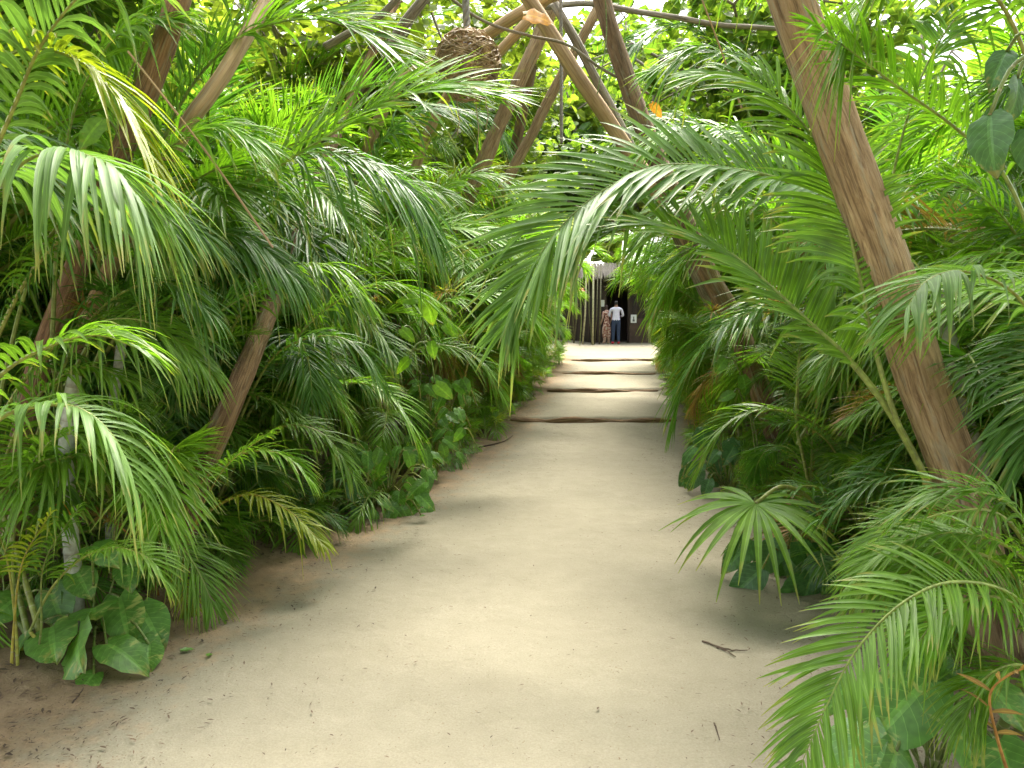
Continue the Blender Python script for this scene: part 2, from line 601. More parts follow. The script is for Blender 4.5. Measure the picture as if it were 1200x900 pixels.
xs = [-600, -300, -120, -60, -30, -18] + lin(-12, -4, 0.4) + lin(-4, 5.5, 0.085) + lin(5.5, 12, 0.4) + [12, 18, 30, 60, 120, 300, 600]
ys = [-600, -200, -60, -20, -8, -4] + lin(-2, 2, 0.4) + lin(2, 9, 0.085)
yy = 9.0
while yy < 22:
    near = min(abs(yy - s) for s in STEPS)
    ys.append(yy)
    yy += 0.03 if near < 0.16 else 0.12
ys += lin(22, 32, 0.4) + [32, 38, 48, 70, 120, 250, 600]
gv = [(x, y, gz(x, y)) for y in ys for x in xs]
nx = len(xs)
gf = [(j * nx + i, j * nx + i + 1, (j + 1) * nx + i + 1, (j + 1) * nx + i) for j in range(len(ys) - 1) for i in range(nx - 1)]
gm = bpy.data.meshes.new('ground')
gm.from_pydata(gv, [], gf)
ea = gm.attributes.new('edge', 'FLOAT', 'POINT')
ev = []
for x, y, z in gv:
    e = abs(x - cx(y)) - hw(y)
    # the left shoulder is broader and browner
    if y < 21.5:
        a = sstep(-0.85, 0.25, e) if x < cx(y) else sstep(-0.35, 0.5, e) * 0.9
    else:
        a = sstep(1.5, 4.0, e)
    ev.append(a)
ea.data.foreach_set('value', ev)
gm.materials.append(SAND)
gm.polygons.foreach_set('use_smooth', [True] * len(gm.polygons))
ground = obj('ground', gm)
tag(ground, kind='structure')

# ---------------------------------------------------------------- frond meshes (shared by the filler palms)
UPZ = Vector((0, 0, 1))


def frond_parts(pts, n, Lmax, wd, droop, rng, t0=0.16, up=None, vee=0.35, a0=25, a1=68, roll=0, jit=1.0, seg=4, fold=0.3):
    """leaflet parameters along a curved midrib: (base, dir, up, length, width, droop, bend)"""
    M = len(pts) - 1
    out = []
    for i in range(n):
        t = t0 + (1 - t0) * (i + 0.5) / n
        k = min(int(t * M), M - 1)
        f = t * M - k
        p = pts[k].lerp(pts[k + 1], f)
        T = (pts[k + 1] - pts[k]).normalized()
        u = up or UPZ
        U = (u - T * u.dot(T))
        if U.length < 0.15:
            U = Vector((0, -1, 0.3)) - T * Vector((0, -1, 0.3)).dot(T)
        U.normalize()
        if roll:
            U = Matrix.Rotation(R(roll), 3, T) @ U
        S = T.cross(U)
        tt = (i + 0.5) / n
        prof = (0.55 + 0.45 * math.sin(min(1, tt * 1.9 + 0.1) * math.pi / 2)) * (1 - max(0, (tt - 0.55) / 0.45) ** 1.6 * 0.62)
        ang = R(a0 + (a1 - a0) * tt ** 1.2)
        for sd in (-1, 1):
            if rng.random() < 0.035 * jit:
                continue
            j = rng.gauss(0, 0.07 * jit)
            v = vee * (1 - 0.4 * tt) + rng.gauss(0, 0.10 * jit)
            d = (S * sd * math.cos(ang + j) + T * math.sin(ang + j)).normalized()
            d = (d + U * v).normalized()
            L = Lmax * prof * rng.uniform(0.85, 1.08) * (rng.uniform(0.4, 0.8) if rng.random() < 0.05 * jit else 1)
            dr = droop * rng.uniform(0.6, 1.35) + (rng.uniform(0.3, 0.9) if rng.random() < 0.07 * jit else 0)
            bend = T * rng.uniform(-0.05, 0.12) * jit
            out.append((p + T * (sd * 0.2 * (pts[0] - pts[-1]).length / n * 0.5), d, U, L, wd * rng.uniform(0.85, 1.12) * (0.75 + 0.25 * prof), dr, bend, rng.uniform(-0.5, 0.5) * jit))
    return out


def arc_pts(e0, e1, side=0.0, n=18, L=1.0, pw=1.0):
    p = Vector((0, 0, 0))
    out = [p.copy()]
    for i in range(n):
        t = (i + 0.5) / n
        e = R(e0 + (e1 - e0) * t ** pw)
        a = side * t
        p = p + Vector((math.cos(e) * math.cos(a), math.cos(e) * math.sin(a), math.sin(e))) * (L / n)
        out.append(p.copy())
    return out


def frond_mesh(name, pts, n, Lmax, wd, droop, rng, rr=0.011, **kw):
    mb = MB()
    for (b, d, U, L, w_, dr, bd, tw) in frond_parts(pts, n, Lmax, wd, droop, rng, **kw):
        mb.strip(b, d, U, L, w_, dr, bend=bd, tw=tw)
    m = len(pts)
    mb.tube(pts, [rr * (1 - 0.85 * i / (m - 1)) for i in range(m)], n=5, mi=1)
    return mb.mesh(name, [GREEN, RIB])


rg = random.Random(3)
DENS = 1.8
FR = []           # (mesh, key points)
for i, (e0, e1, sd, dr, n, L, wd, vee) in enumerate([
        (78, -30, 0.3, 0.35, 40, 0.30, 0.020, 0.45), (66, -45, -0.4, 0.45, 42, 0.32, 0.020, 0.4),
        (55, -60, 0.5, 0.50, 40, 0.30, 0.021, 0.35), (82, 15, 0.2, 0.30, 38, 0.28, 0.019, 0.5),
        (60, -15, -0.3, 0.40, 44, 0.33, 0.018, 0.3), (45, -50, 0.2, 0.55, 42, 0.31, 0.020, 0.3),
        (72, -55, -0.5, 0.60, 38, 0.34, 0.022, 0.2), (85, -5, 0.5, 0.35, 36, 0.27, 0.020, 0.5),
        (38, -35, -0.2, 0.40, 40, 0.28, 0.018, 0.35), (68, -70, 0.1, 0.65, 46, 0.33, 0.019, 0.15)]):
    pts = arc_pts(e0, e1, sd)
    FR.append((frond_mesh('frond', pts, int(n * DENS), L, wd * 0.66, dr * 0.72, rg, t0=0.2, vee=vee, jit=1.5), [pts[5], pts[9], pts[13], pts[18]]))
# ferny fine fronds for the young plants on the edge of the path
FY = []
for i, (e0, e1, sd, dr) in enumerate([(70, -30, 0.3, 0.3), (55, -40, -0.3, 0.4), (80, 0, 0.2, 0.3), (40, -45, 0.4, 0.5), (62, -60, -0.5, 0.5)]):
    pts = arc_pts(e0, e1, sd, n=12)
    FY.append((frond_mesh('frond', pts, 36, 0.36, 0.018, dr, rg, rr=0.012, t0=0.25, vee=0.35, jit=1.5), [pts[4], pts[8], pts[12]]))


def fan_mesh(rng, nseg=26, spread=300, droop=0.35, pet=1.3):
    """fan leaf: petiole of length pet along +X, unit-radius blade at its end"""
    mb = MB()
    pp = arc_pts(55, -10, 0, n=8, L=pet)
    mb.tube(pp, [0.022 - 0.0012 * i for i in range(len(pp))], n=5, mi=1)
    c = pp[-1]
    T = (pp[-1] - pp[-2]).normalized()
    T = (T + Vector((0, 0, -0.35))).normalized()
    S = Vector((0, 1, 0))
    U = S.cross(T) * -1
    if U.z < 0:
        U = -U
    for i in range(nseg):
        a = R(-spread / 2 + spread * i / (nseg - 1)) + rng.gauss(0, 0.02)
        d = (T * math.cos(a) + S * math.sin(a)).normalized()
        d = (d + U * (0.16 + rng.gauss(0, 0.06))).normalized()
        L = (0.72 + 0.28 * math.cos(a * 0.5)) * rng.uniform(0.92, 1.05)
        b = len(mb.V)
        mb.strip(c, d, U, L, 0.115, droop * rng.uniform(0.5, 1.5), seg=6, fold=0.35, w0=0.12)
    return mb.mesh('fan_leaf', [DEEP, RIB]), [c, c + T * 0.9]


FAN = [fan_mesh(rg), fan_mesh(rg, 22, 270, 0.6, 1.5), fan_mesh(rg, 28, 320, 0.2, 1.1)]

# stems shared by the filler palms: unit height
ST = []
for i in range(4):
    mb = MB()
    rr = random.Random(40 + i)
    bx, by = rr.uniform(-0.12, 0.12), rr.uniform(-0.12, 0.12)
    pts = [Vector((bx * (s / 8) ** 1.6, by * (s / 8) ** 1.6, s / 8)) for s in range(9)]
    mb.tube(pts, [0.020 - 0.0008 * s for s in range(9)], n=7)
    ST.append((mb.mesh('stem', [STEM], smooth=True), Vector((bx, by, 1.0))))


def clear_path(p, tall):
    """true when a point keeps out of the walking space of the path"""
    y = p.y
    if y < 1.2 and abs(p.x) < 1.3:
        return p.z > 4.2
    dx = abs(p.x - cx(y))
    if y > 28.2 and 1.5 < p.x < 7.5:
        return p.z > 3.2
    if y > 20.5:
        return dx > 2.0 or p.z > 4.5
    h = p.z - gz(p.x, y)
    w_ = 0.92 * hw(y)
    top = 2.1 if y > 9.2 else tall
    if y < 9.2:
        return dx > w_ * (1.0 if h < 2 else 0.85) or h > top
    return (dx / w_) ** 2 + (h / top) ** 2 > 1


def place_frond(root, rootloc, base, az, elev, scale, src, mat, rng, tall=5.0, name='frond', ribmat=None):
    me, keys = src
    M3 = Matrix.Rotation(az, 3, 'Z') @ Matrix.Rotation(-elev, 3, 'Y') @ Matrix.Rotation(rng.uniform(-0.25, 0.25), 3, 'X')
    for k in keys:
        if not clear_path(rootloc + base + M3 @ (k * scale), tall):
            return None
    o = obj(name, me, root, base, mat)
    o.rotation_euler = M3.to_euler()
    o.scale = (scale,) * 3
    return o


NPALM = {}


def areca(loc, rng, stems, hgt, flen, per, mats, label, group, spread=0.22, stemmat_=None, lean=None, tall=5.0):
    root = thing('areca_palm', label, 'palm', loc, group)
    loc = Vector(loc)
    for s in range(stems):
        a = rng.uniform(0, 6.28)
        r = spread * math.sqrt(rng.random())
        me, tip = ST[rng.randrange(4)]
        h = rng.uniform(*hgt)
        b = Vector((math.cos(a) * r, math.sin(a) * r, -0.03))
        st = obj('stem', me, root, b, stemmat_ or rng.choice((STEM, STEM, STEMY)))
        la = rng.uniform(0.02, 0.22)
        M3 = Matrix.Rotation(a, 3, 'Z') @ Matrix.Rotation(la, 3, 'Y') @ Matrix.Rotation(rng.uniform(0, 6.28), 3, 'Z')
        if lean:
            M3 = Matrix.Rotation(lean[0], 3, 'Z') @ Matrix.Rotation(lean[1] * rng.uniform(0.5, 1.2), 3, 'Y') @ Matrix.Rotation(rng.uniform(0, 6.28), 3, 'Z')
        st.rotation_euler = M3.to_euler()
        tk = rng.uniform(0.75, 1.15) * (1.0 if h < 1.5 else 1.3)
        st.scale = (tk, tk, h)
        tipw = b + M3 @ Vector((tip.x * tk, tip.y * tk, h))
        n = rng.randint(*per)
        az0 = rng.uniform(0, 6.28)
        for k in range(n):
            az = az0 + k * 2.4 + rng.gauss(0, 0.2)
            L = rng.uniform(*flen)
            old = rng.random() < 0.05
            place_frond(root, loc, tipw - (M3 @ Vector((0, 0, 0.05 * k))), az, rng.uniform(-0.9, -0.5) if old else rng.uniform(-0.35, 0.25), L * (0.8 if old else 1), rng.choice(FR), DRY if old else rng.choice(mats), rng, tall)
    return root


def young(loc, rng, n, flen, mats, label, group):
    root = thing('young_palm', label, 'palm', loc, group)
    for k in range(n):
        az = k * 2.4 + rng.gauss(0, 0.3)
        b = Vector((rng.uniform(-0.06, 0.06), rng.uniform(-0.06, 0.06), -0.02))
        place_frond(root, Vector(loc), b, az, rng.uniform(-0.3, 0.35), rng.uniform(*flen), rng.choice(FY), rng.choice(mats), rng)
    return root


def fanpalm(loc, rng, n, stemh, size, mats, label, group=None):
    root = thing('fan_palm', label, 'palm', loc, group)
    me, tip = ST[rng.randrange(4)]
    st = obj('stem', me, root, (0, 0, -0.03), BARK)
    st.scale = (1.8, 1.8, stemh)
    tipw = Vector((tip.x * 1.8, tip.y * 1.8, stemh - 0.06))
    for k in range(n):
        place_frond(root, Vector(loc), tipw, k * 2.4 + rng.gauss(0, 0.2), rng.uniform(-0.5, 0.5), size * rng.uniform(0.8, 1.1), rng.choice(FAN), rng.choice(mats), rng, name='fan_leaf')
    return root


# ---------------------------------------------------------------- hero fronds, traced from the photograph at their own distances
def hero_frond(root, o0, pix, n, L, wd, droop, mat, seed, t0=0.2, split=False, rr=0.012, ribm=None, **kw):
    rng = random.Random(seed)
    pts = catmull([at(*p) for p in pix], 34)
    m = len(pts)
    mb = MB()
    mb.tube(pts, [rr * (1 - 0.85 * i / (m - 1)) for i in range(m)], n=6)
    lf = frond_parts(pts, n, L, wd, droop, rng, t0=t0, **kw)
    if split:
        fr = obj('frond', mb.mesh('midrib', [ribm or RIB], o0, smooth=True), root)
        for (b, d, U, LL, w_, dr, bd, tw) in lf:
            lm = MB()
            lm.strip(b, d, U, LL, w_, dr, bend=bd, tw=tw, seg=9)
            obj('leaflet', lm.mesh('leaflet', [mat], o0, smooth=True), fr)
    else:
        nb = len(mb.MI)
        for (b, d, U, LL, w_, dr, bd, tw) in lf:
            mb.strip(b, d, U, LL, w_, dr, bend=bd, tw=tw, seg=5, mi=1)
        fr = obj('frond', mb.mesh('frond', [ribm or RIB, mat], o0), root)
    return pts[0]


def hero_palm(label, rootxy, fronds, stem_mat=STEM, sr=0.022, name='palm_clump'):
    rz = Vector((rootxy[0], rootxy[1], gz(*rootxy)))
    root = thing(name, label, 'palm', rz)
    for i, f in enumerate(fronds):
        p0 = hero_frond(root, rz, **f)
        rng = random.Random(f['seed'])
        b = rz + Vector((rng.uniform(-0.12, 0.12), rng.uniform(-0.12, 0.12), -0.05))
        mid = b.lerp(p0, 0.55) + Vector((0, 0, 0.12 * (p0 - b).length))
        pts = catmull([b, mid, p0], 10)
        mb = MB()
        mb.tube(pts, [sr * (1 - 0.04 * k) for k in range(11)], n=8)
        obj('stem', mb.mesh('stem', [stem_mat], rz, smooth=True), root)
    return root


D = dict
hero_palm('palm with one huge frond arching right across the sandy path', (2.75, 4.6), [
    D(pix=[(1120, 480, 4.3), (1060, 330, 4.2), (990, 245, 4.2), (920, 212, 4.2), (850, 197, 4.2), (770, 195, 4.2), (700, 228, 4.15), (650, 275, 4.1), (615, 330, 4.1), (594, 385, 4.1)],
      n=104, L=0.66, wd=0.034, droop=0.26, mat=PALE, seed=11, t0=0.2, split=True, vee=0.35, rr=0.016, a0=26, a1=60, roll=-38),
])
hero_palm('yellow-stalked palm whose fronds fork low beside the big leaning trunk', (2.15, 3.55), [
    D(pix=[(1112, 615, 3.45), (1053, 500, 3.45), (1000, 427, 3.5), (950, 380, 3.6), (907, 340, 3.7), (860, 300, 3.8), (800, 272, 3.9), (740, 265, 3.95), (690, 285, 4.0)],
      n=74, L=0.44, wd=0.032, droop=0.14, mat=GREEN, seed=12, t0=0.25, roll=-30, vee=0.4, rr=0.018, split=True),
    D(pix=[(1085, 560, 3.4), (1050, 490, 3.4), (1023, 400, 3.45), (1003, 307, 3.5), (985, 235, 3.6), (945, 150, 3.7), (880, 95, 3.8), (810, 90, 3.9)],
      n=64, L=0.50, wd=0.034, droop=0.4, mat=GREEN, seed=13, t0=0.3, roll=-35, vee=0.3, rr=0.014),
], stem_mat=STEMY, sr=0.03)
hero_palm('low palm sweeping a bright drooping frond over the variegated ground leaves', (1.95, 2.75), [
    D(pix=[(1235, 770, 2.35), (1190, 700, 2.3), (1120, 682, 2.25), (1060, 705, 2.2), (1005, 760, 2.15), (965, 835, 2.1), (935, 905, 2.05)],
      n=64, L=0.28, wd=0.016, jit=1.0, roll=-25, droop=0.3, mat=GREEN, seed=14, t0=0.12, vee=0.3, a0=30, a1=60, rr=0.008, split=True),
    D(pix=[(1235, 690, 2.5), (1180, 640, 2.5), (1110, 625, 2.55), (1050, 640, 2.6), (1000, 680, 2.6)],
      n=52, L=0.30, wd=0.016, droop=0.5, mat=GREEN, seed=15, t0=0.12, vee=0.3, rr=0.008),
    D(pix=[(1240, 720, 2.4), (1215, 640, 2.4), (1180, 590, 2.45), (1120, 575, 2.5), (1060, 600, 2.55)],
      n=52, L=0.32, wd=0.016, droop=0.4, mat=GREEN, seed=17, t0=0.12, vee=0.3, rr=0.008),
])
hero_palm('palm with a frond end drooping over the big leaning trunk', (2.35, 3.0), [
    D(pix=[(1240, 420, 2.75), (1190, 345, 2.75), (1130, 318, 2.7), (1085, 330, 2.65), (1062, 362, 2.6)],
      n=34, L=0.34, wd=0.020, droop=0.55, mat=PALE, seed=18, t0=0.15, vee=0.25, a0=20, a1=60, split=True, rr=0.008),
    D(pix=[(1240, 360, 2.8), (1180, 210, 2.85), (1120, 150, 2.9), (1050, 100, 2.9), (1000, 62, 2.9), (955, 30, 2.9)],
      n=46, L=0.34, wd=0.022, droop=0.3, mat=BRIGHT, seed=19, t0=0.2, vee=0.3, rr=0.009),
    D(pix=[(1260, 300, 2.9), (1200, 60, 3.0), (1140, -30, 3.0), (1070, -40, 3.0), (1010, 10, 3.0), (985, 80, 3.0)],
      n=46, L=0.42, wd=0.026, droop=0.6, mat=GREEN, seed=20, t0=0.25, vee=0.2, rr=0.01),
    D(pix=[(1250, 480, 3.80), (1210, 430, 3.80), (1160, 420, 3.85), (1110, 450, 3.90), (1080, 510, 3.90)],
      n=38, L=0.34, wd=0.022, droop=0.5, mat=GREEN, seed=21, t0=0.15, vee=0.3, rr=0.008),
    D(pix=[(1250, 560, 3.80), (1200, 520, 3.80), (1140, 500, 3.85), (1080, 510, 3.90), (1020, 545, 3.95), (985, 590, 4.00)],
      n=42, L=0.32, wd=0.022, droop=0.45, mat=DEEP, seed=22, t0=0.15, vee=0.3, rr=0.008),
])
hero_palm('palm spraying dark fronds over the reddish leaning trunk', (2.7, 5.9), [
    D(pix=[(1010, 480, 5.4), (960, 390, 5.3), (900, 365, 5.2), (845, 385, 5.1), (805, 440, 5.1), (790, 500, 5.1)],
      n=44, L=0.44, wd=0.032, droop=0.45, mat=DEEP, seed=23, t0=0.15, vee=0.3),
    D(pix=[(1000, 470, 5.6), (930, 300, 5.6), (870, 275, 5.6), (810, 300, 5.6), (770, 360, 5.6)],
      n=46, L=0.55, wd=0.034, droop=0.55, mat=GREEN, seed=24, t0=0.2, vee=0.3),
    D(pix=[(1000, 430, 5.8), (930, 285, 5.8), (860, 232, 5.8), (795, 240, 5.8), (745, 290, 5.8)],
      n=80, L=0.52, wd=0.030, droop=0.5, mat=GREEN, seed=27, t0=0.15, vee=0.3, jit=1.4, roll=-20),
    D(pix=[(1010, 620, 4.6), (985, 585, 4.5), (940, 570, 4.4), (890, 600, 4.4), (860, 640, 4.4)],
      n=34, L=0.3, wd=0.024, droop=0.4, mat=DEEP, seed=25, t0=0.15, vee=0.3),
    D(pix=[(1010, 560, 5.3), (960, 500, 5.2), (900, 480, 5.1), (850, 500, 5.1), (820, 550, 5.1)],
      n=38, L=0.36, wd=0.026, droop=0.4, mat=GREEN, seed=26, t0=0.15, vee=0.35),
])
hero_palm('palm with coarse pale leaflets hanging in a drooping curtain', (-2.15, 2.65), [
    D(pix=[(-70, 380, 2.15), (-25, 255, 2.15), (25, 192, 2.15), (75, 178, 2.12), (125, 192, 2.1), (160, 228, 2.1)],
      n=40, L=0.42, wd=0.021, droop=0.95, mat=PALE, seed=31, t0=0.3, vee=0.15, a0=10, a1=55, split=True, rr=0.009),
    D(pix=[(-70, 600, 2.35), (-10, 500, 2.3), (45, 476, 2.3), (95, 480, 2.3), (135, 515, 2.3), (160, 575, 2.3)],
      n=34, L=0.34, wd=0.020, droop=0.75, mat=PALE, seed=32, t0=0.2, vee=0.4, a0=10, a1=55, split=True, rr=0.009),
    D(pix=[(-70, 520, 2.5), (0, 440, 2.5), (60, 405, 2.5), (115, 393, 2.55), (170, 412, 2.6)],
      n=30, L=0.32, wd=0.024, droop=0.5, mat=GREEN, seed=33, t0=0.15, vee=0.4, rr=0.009),
    D(pix=[(-60, 300, 2.9), (10, 140, 2.9), (50, 50, 2.9), (110, -20, 2.9), (180, -50, 2.9)],
      n=34, L=0.45, wd=0.034, droop=0.5, mat=PALE, seed=34, t0=0.2, vee=0.3, rr=0.01),
    D(pix=[(-60, 120, 3.0), (20, 60, 3.0), (90, 70, 3.0), (140, 120, 3.0), (175, 190, 3.0)],
      n=36, L=0.42, wd=0.028, droop=0.5, mat=YELLOW, seed=35, t0=0.15, vee=0.3, rr=0.01),
], stem_mat=STEMW, sr=0.035)
hero_palm('tall palm with long glossy fronds reaching up toward the woven lamp', (-2.5, 5.0), [
    D(pix=[(120, 420, 4.7), (200, 300, 4.6), (300, 213, 4.5), (400, 150, 4.5), (455, 118, 4.5), (520, 106, 4.5), (590, 112, 4.5)],
      n=84, L=0.66, wd=0.030, jit=1.4, droop=0.22, mat=GREEN, seed=36, t0=0.2, roll=28, vee=0.32, split=True, rr=0.014),
    D(pix=[(120, 440, 4.9), (220, 275, 4.9), (310, 195, 4.9), (400, 180, 4.9), (470, 215, 4.9), (510, 275, 4.9)],
      n=90, L=0.72, wd=0.022, jit=1.6, droop=0.8, mat=DEEP, seed=37, t0=0.2, vee=0.1, roll=20, rr=0.014),
    D(pix=[(110, 400, 4.8), (170, 220, 4.8), (225, 100, 4.8), (300, 35, 4.8), (390, 25, 4.8), (470, 70, 4.8)],
      n=80, L=0.70, wd=0.030, jit=1.4, droop=0.25, mat=GREEN, seed=38, t0=0.2, vee=0.42, roll=30, rr=0.014),
    D(pix=[(100, 420, 4.6), (130, 210, 4.6), (150, 90, 4.6), (200, 10, 4.6), (270, -20, 4.6)],
      n=64, L=0.66, wd=0.040, droop=0.3, mat=GREEN, seed=39, t0=0.25, vee=0.4, roll=30, rr=0.014),
    D(pix=[(110, 430, 4.5), (180, 260, 4.4), (240, 205, 4.3), (290, 195, 4.3), (330, 215, 4.3)],
      n=36, L=0.34, wd=0.024, droop=0.4, mat=BRIGHT, seed=40, t0=0.25, vee=0.3),
])
hero_palm('bright palm arching its fronds low where the path narrows', (-1.6, 6.4), [
    D(pix=[(300, 480, 6.0), (370, 370, 5.9), (440, 300, 5.9), (510, 268, 5.9), (570, 275, 6.0), (610, 310, 6.0)],
      n=70, L=0.58, wd=0.024, jit=1.5, droop=0.4, mat=BRIGHT, seed=41, t0=0.15, vee=0.3, roll=30),
    D(pix=[(300, 470, 6.2), (350, 330, 6.2), (400, 250, 6.2), (460, 215, 6.2), (530, 230, 6.2)],
      n=70, L=0.58, wd=0.024, jit=1.5, droop=0.5, mat=GREEN, seed=42, t0=0.15, vee=0.3, roll=30),
    D(pix=[(310, 520, 5.9), (380, 460, 5.8), (430, 450, 5.7), (470, 480, 5.6), (490, 530, 5.6)],
      n=40, L=0.36, wd=0.026, droop=0.4, mat=BRIGHT, seed=43, t0=0.2, vee=0.35),
])
hero_palm('thin yellow-stemmed palm clump at the brown edge of the path', (-1.95, 4.45), [
    D(pix=[(205, 690, 4.4), (212, 620, 4.35), (240, 560, 4.3), (290, 530, 4.25), (335, 535, 4.2), (365, 565, 4.2)],
      n=40, L=0.26, wd=0.020, droop=0.5, mat=BRIGHT, seed=44, t0=0.3, vee=0.3, ribm=STEMY),
    D(pix=[(205, 700, 4.4), (195, 640, 4.3), (160, 600, 4.2), (110, 590, 4.15)],
      n=34, L=0.26, wd=0.020, droop=0.5, mat=GREEN, seed=45, t0=0.3, vee=0.3, ribm=STEMY),
    D(pix=[(205, 700, 4.4), (225, 620, 4.5), (285, 580, 4.5), (340, 600, 4.4), (380, 640, 4.3)],
      n=38, L=0.26, wd=0.020, droop=0.5, mat=YELLOW, seed=46, t0=0.3, vee=0.3, ribm=STEMY),
    D(pix=[(195, 710, 4.2), (205, 660, 4.1), (215, 690, 4.0), (222, 725, 3.95)],
      n=24, L=0.13, wd=0.014, droop=0.3, mat=YELLOW, seed=48, t0=0.3, vee=0.3, ribm=STEMY, rr=0.006),
], stem_mat=STEMY, sr=0.012)
hero_palm('spray of bare yellow stalks rising from the brown edge of the path', (-1.9, 4.3), [
    D(pix=[(198, 712, 4.2), (188, 640, 4.15), (160, 565, 4.1), (110, 520, 4.1)], n=22, L=0.22, wd=0.016, droop=0.5, mat=YELLOW, seed=131, t0=0.6, ribm=STEMY, rr=0.008),
    D(pix=[(202, 712, 4.2), (222, 630, 4.1), (262, 550, 4.0), (320, 505, 4.0)], n=22, L=0.22, wd=0.016, droop=0.5, mat=BRIGHT, seed=132, t0=0.6, ribm=STEMY, rr=0.008),
    D(pix=[(190, 714, 4.2), (170, 650, 4.1), (130, 610, 4.0), (90, 600, 4.0)], n=22, L=0.2, wd=0.015, droop=0.5, mat=DRY, seed=135, t0=0.55, ribm=RIBD, rr=0.007),
], stem_mat=STEMY, sr=0.008)
hero_palm('small arching palm frond above the variegated leaves', (-2.05, 3.45), [
    D(pix=[(35, 740, 3.4), (60, 690, 3.35), (95, 655, 3.3), (135, 642, 3.25), (175, 655, 3.2), (195, 685, 3.2)],
      n=36, L=0.20, wd=0.017, droop=0.45, mat=GREEN, seed=49, t0=0.25, vee=0.35, rr=0.007),
    D(pix=[(20, 760, 3.4), (15, 650, 3.4), (30, 560, 3.4), (70, 510, 3.4), (120, 520, 3.4)],
      n=36, L=0.30, wd=0.02, droop=0.6, mat=GREEN, seed=50, t0=0.3, vee=0.3, rr=0.007),
], stem_mat=STEMY, sr=0.012)
hero_palm('fine-leaved palm tangle in the lower left corner behind the variegated leaves', (-2.15, 3.4), [
    D(pix=[(12, 818, 3.3), (16, 740, 3.3), (26, 660, 3.25), (60, 600, 3.2)], n=16, L=0.16, wd=0.014, droop=0.5, mat=YELLOW, seed=141, t0=0.6, ribm=STEMY, rr=0.008),
    D(pix=[(22, 822, 3.3), (18, 730, 3.3), (4, 640, 3.25), (-30, 590, 3.2)], n=16, L=0.16, wd=0.014, droop=0.5, mat=BRIGHT, seed=142, t0=0.6, ribm=STEMY, rr=0.008),
    D(pix=[(36, 815, 3.35), (48, 740, 3.35), (52, 660, 3.3), (95, 590, 3.25)], n=16, L=0.16, wd=0.014, droop=0.5, mat=GREEN, seed=143, t0=0.6, ribm=STEM, rr=0.007),
    D(pix=[(-20, 700, 3.8), (0, 560, 3.8), (40, 470, 3.7), (100, 430, 3.7), (160, 450, 3.6)], n=50, L=0.34, wd=0.018, droop=0.6, mat=GREEN, seed=61, t0=0.25, vee=0.2, jit=1.6),
    D(pix=[(0, 640, 4.0), (70, 440, 4.0), (120, 360, 3.9), (190, 330, 3.8), (250, 370, 3.7)], n=54, L=0.40, wd=0.020, droop=0.7, mat=DEEP, seed=63, t0=0.25, vee=0.2, jit=1.6),
    D(pix=[(-20, 560, 3.9), (30, 340, 3.9), (80, 250, 3.8), (140, 225, 3.7), (200, 260, 3.6)], n=54, L=0.42, wd=0.020, droop=0.7, mat=GREEN, seed=64, t0=0.25, vee=0.2, jit=1.6, roll=25),
], stem_mat=STEM, sr=0.016)
hero_palm('fine-leaved palm thicket filling the space under the left reddish trunk', (-2.0, 5.3), [
    D(pix=[(230, 640, 5.2), (280, 540, 5.1), (330, 500, 5.0), (380, 510, 4.9), (415, 560, 4.8)], n=50, L=0.34, wd=0.018, droop=0.5, mat=GREEN, seed=71, t0=0.2, vee=0.3, jit=1.6),
    D(pix=[(225, 640, 5.3), (300, 450, 5.2), (350, 400, 5.1), (410, 400, 5.0), (450, 450, 5.0)], n=54, L=0.42, wd=0.020, droop=0.6, mat=DEEP, seed=72, t0=0.2, vee=0.2, jit=1.6),
    D(pix=[(230, 600, 5.2), (260, 420, 5.2), (310, 330, 5.1), (380, 310, 5.0), (430, 350, 5.0)], n=56, L=0.46, wd=0.022, droop=0.7, mat=GREEN, seed=74, t0=0.2, vee=0.1, jit=1.6),
    D(pix=[(230, 600, 5.4), (330, 420, 5.5), (400, 350, 5.5), (470, 335, 5.5), (530, 380, 5.5)], n=56, L=0.40, wd=0.020, droop=0.5, mat=BRIGHT, seed=75, t0=0.2, vee=0.3, jit=1.6),
], stem_mat=STEM, sr=0.014)
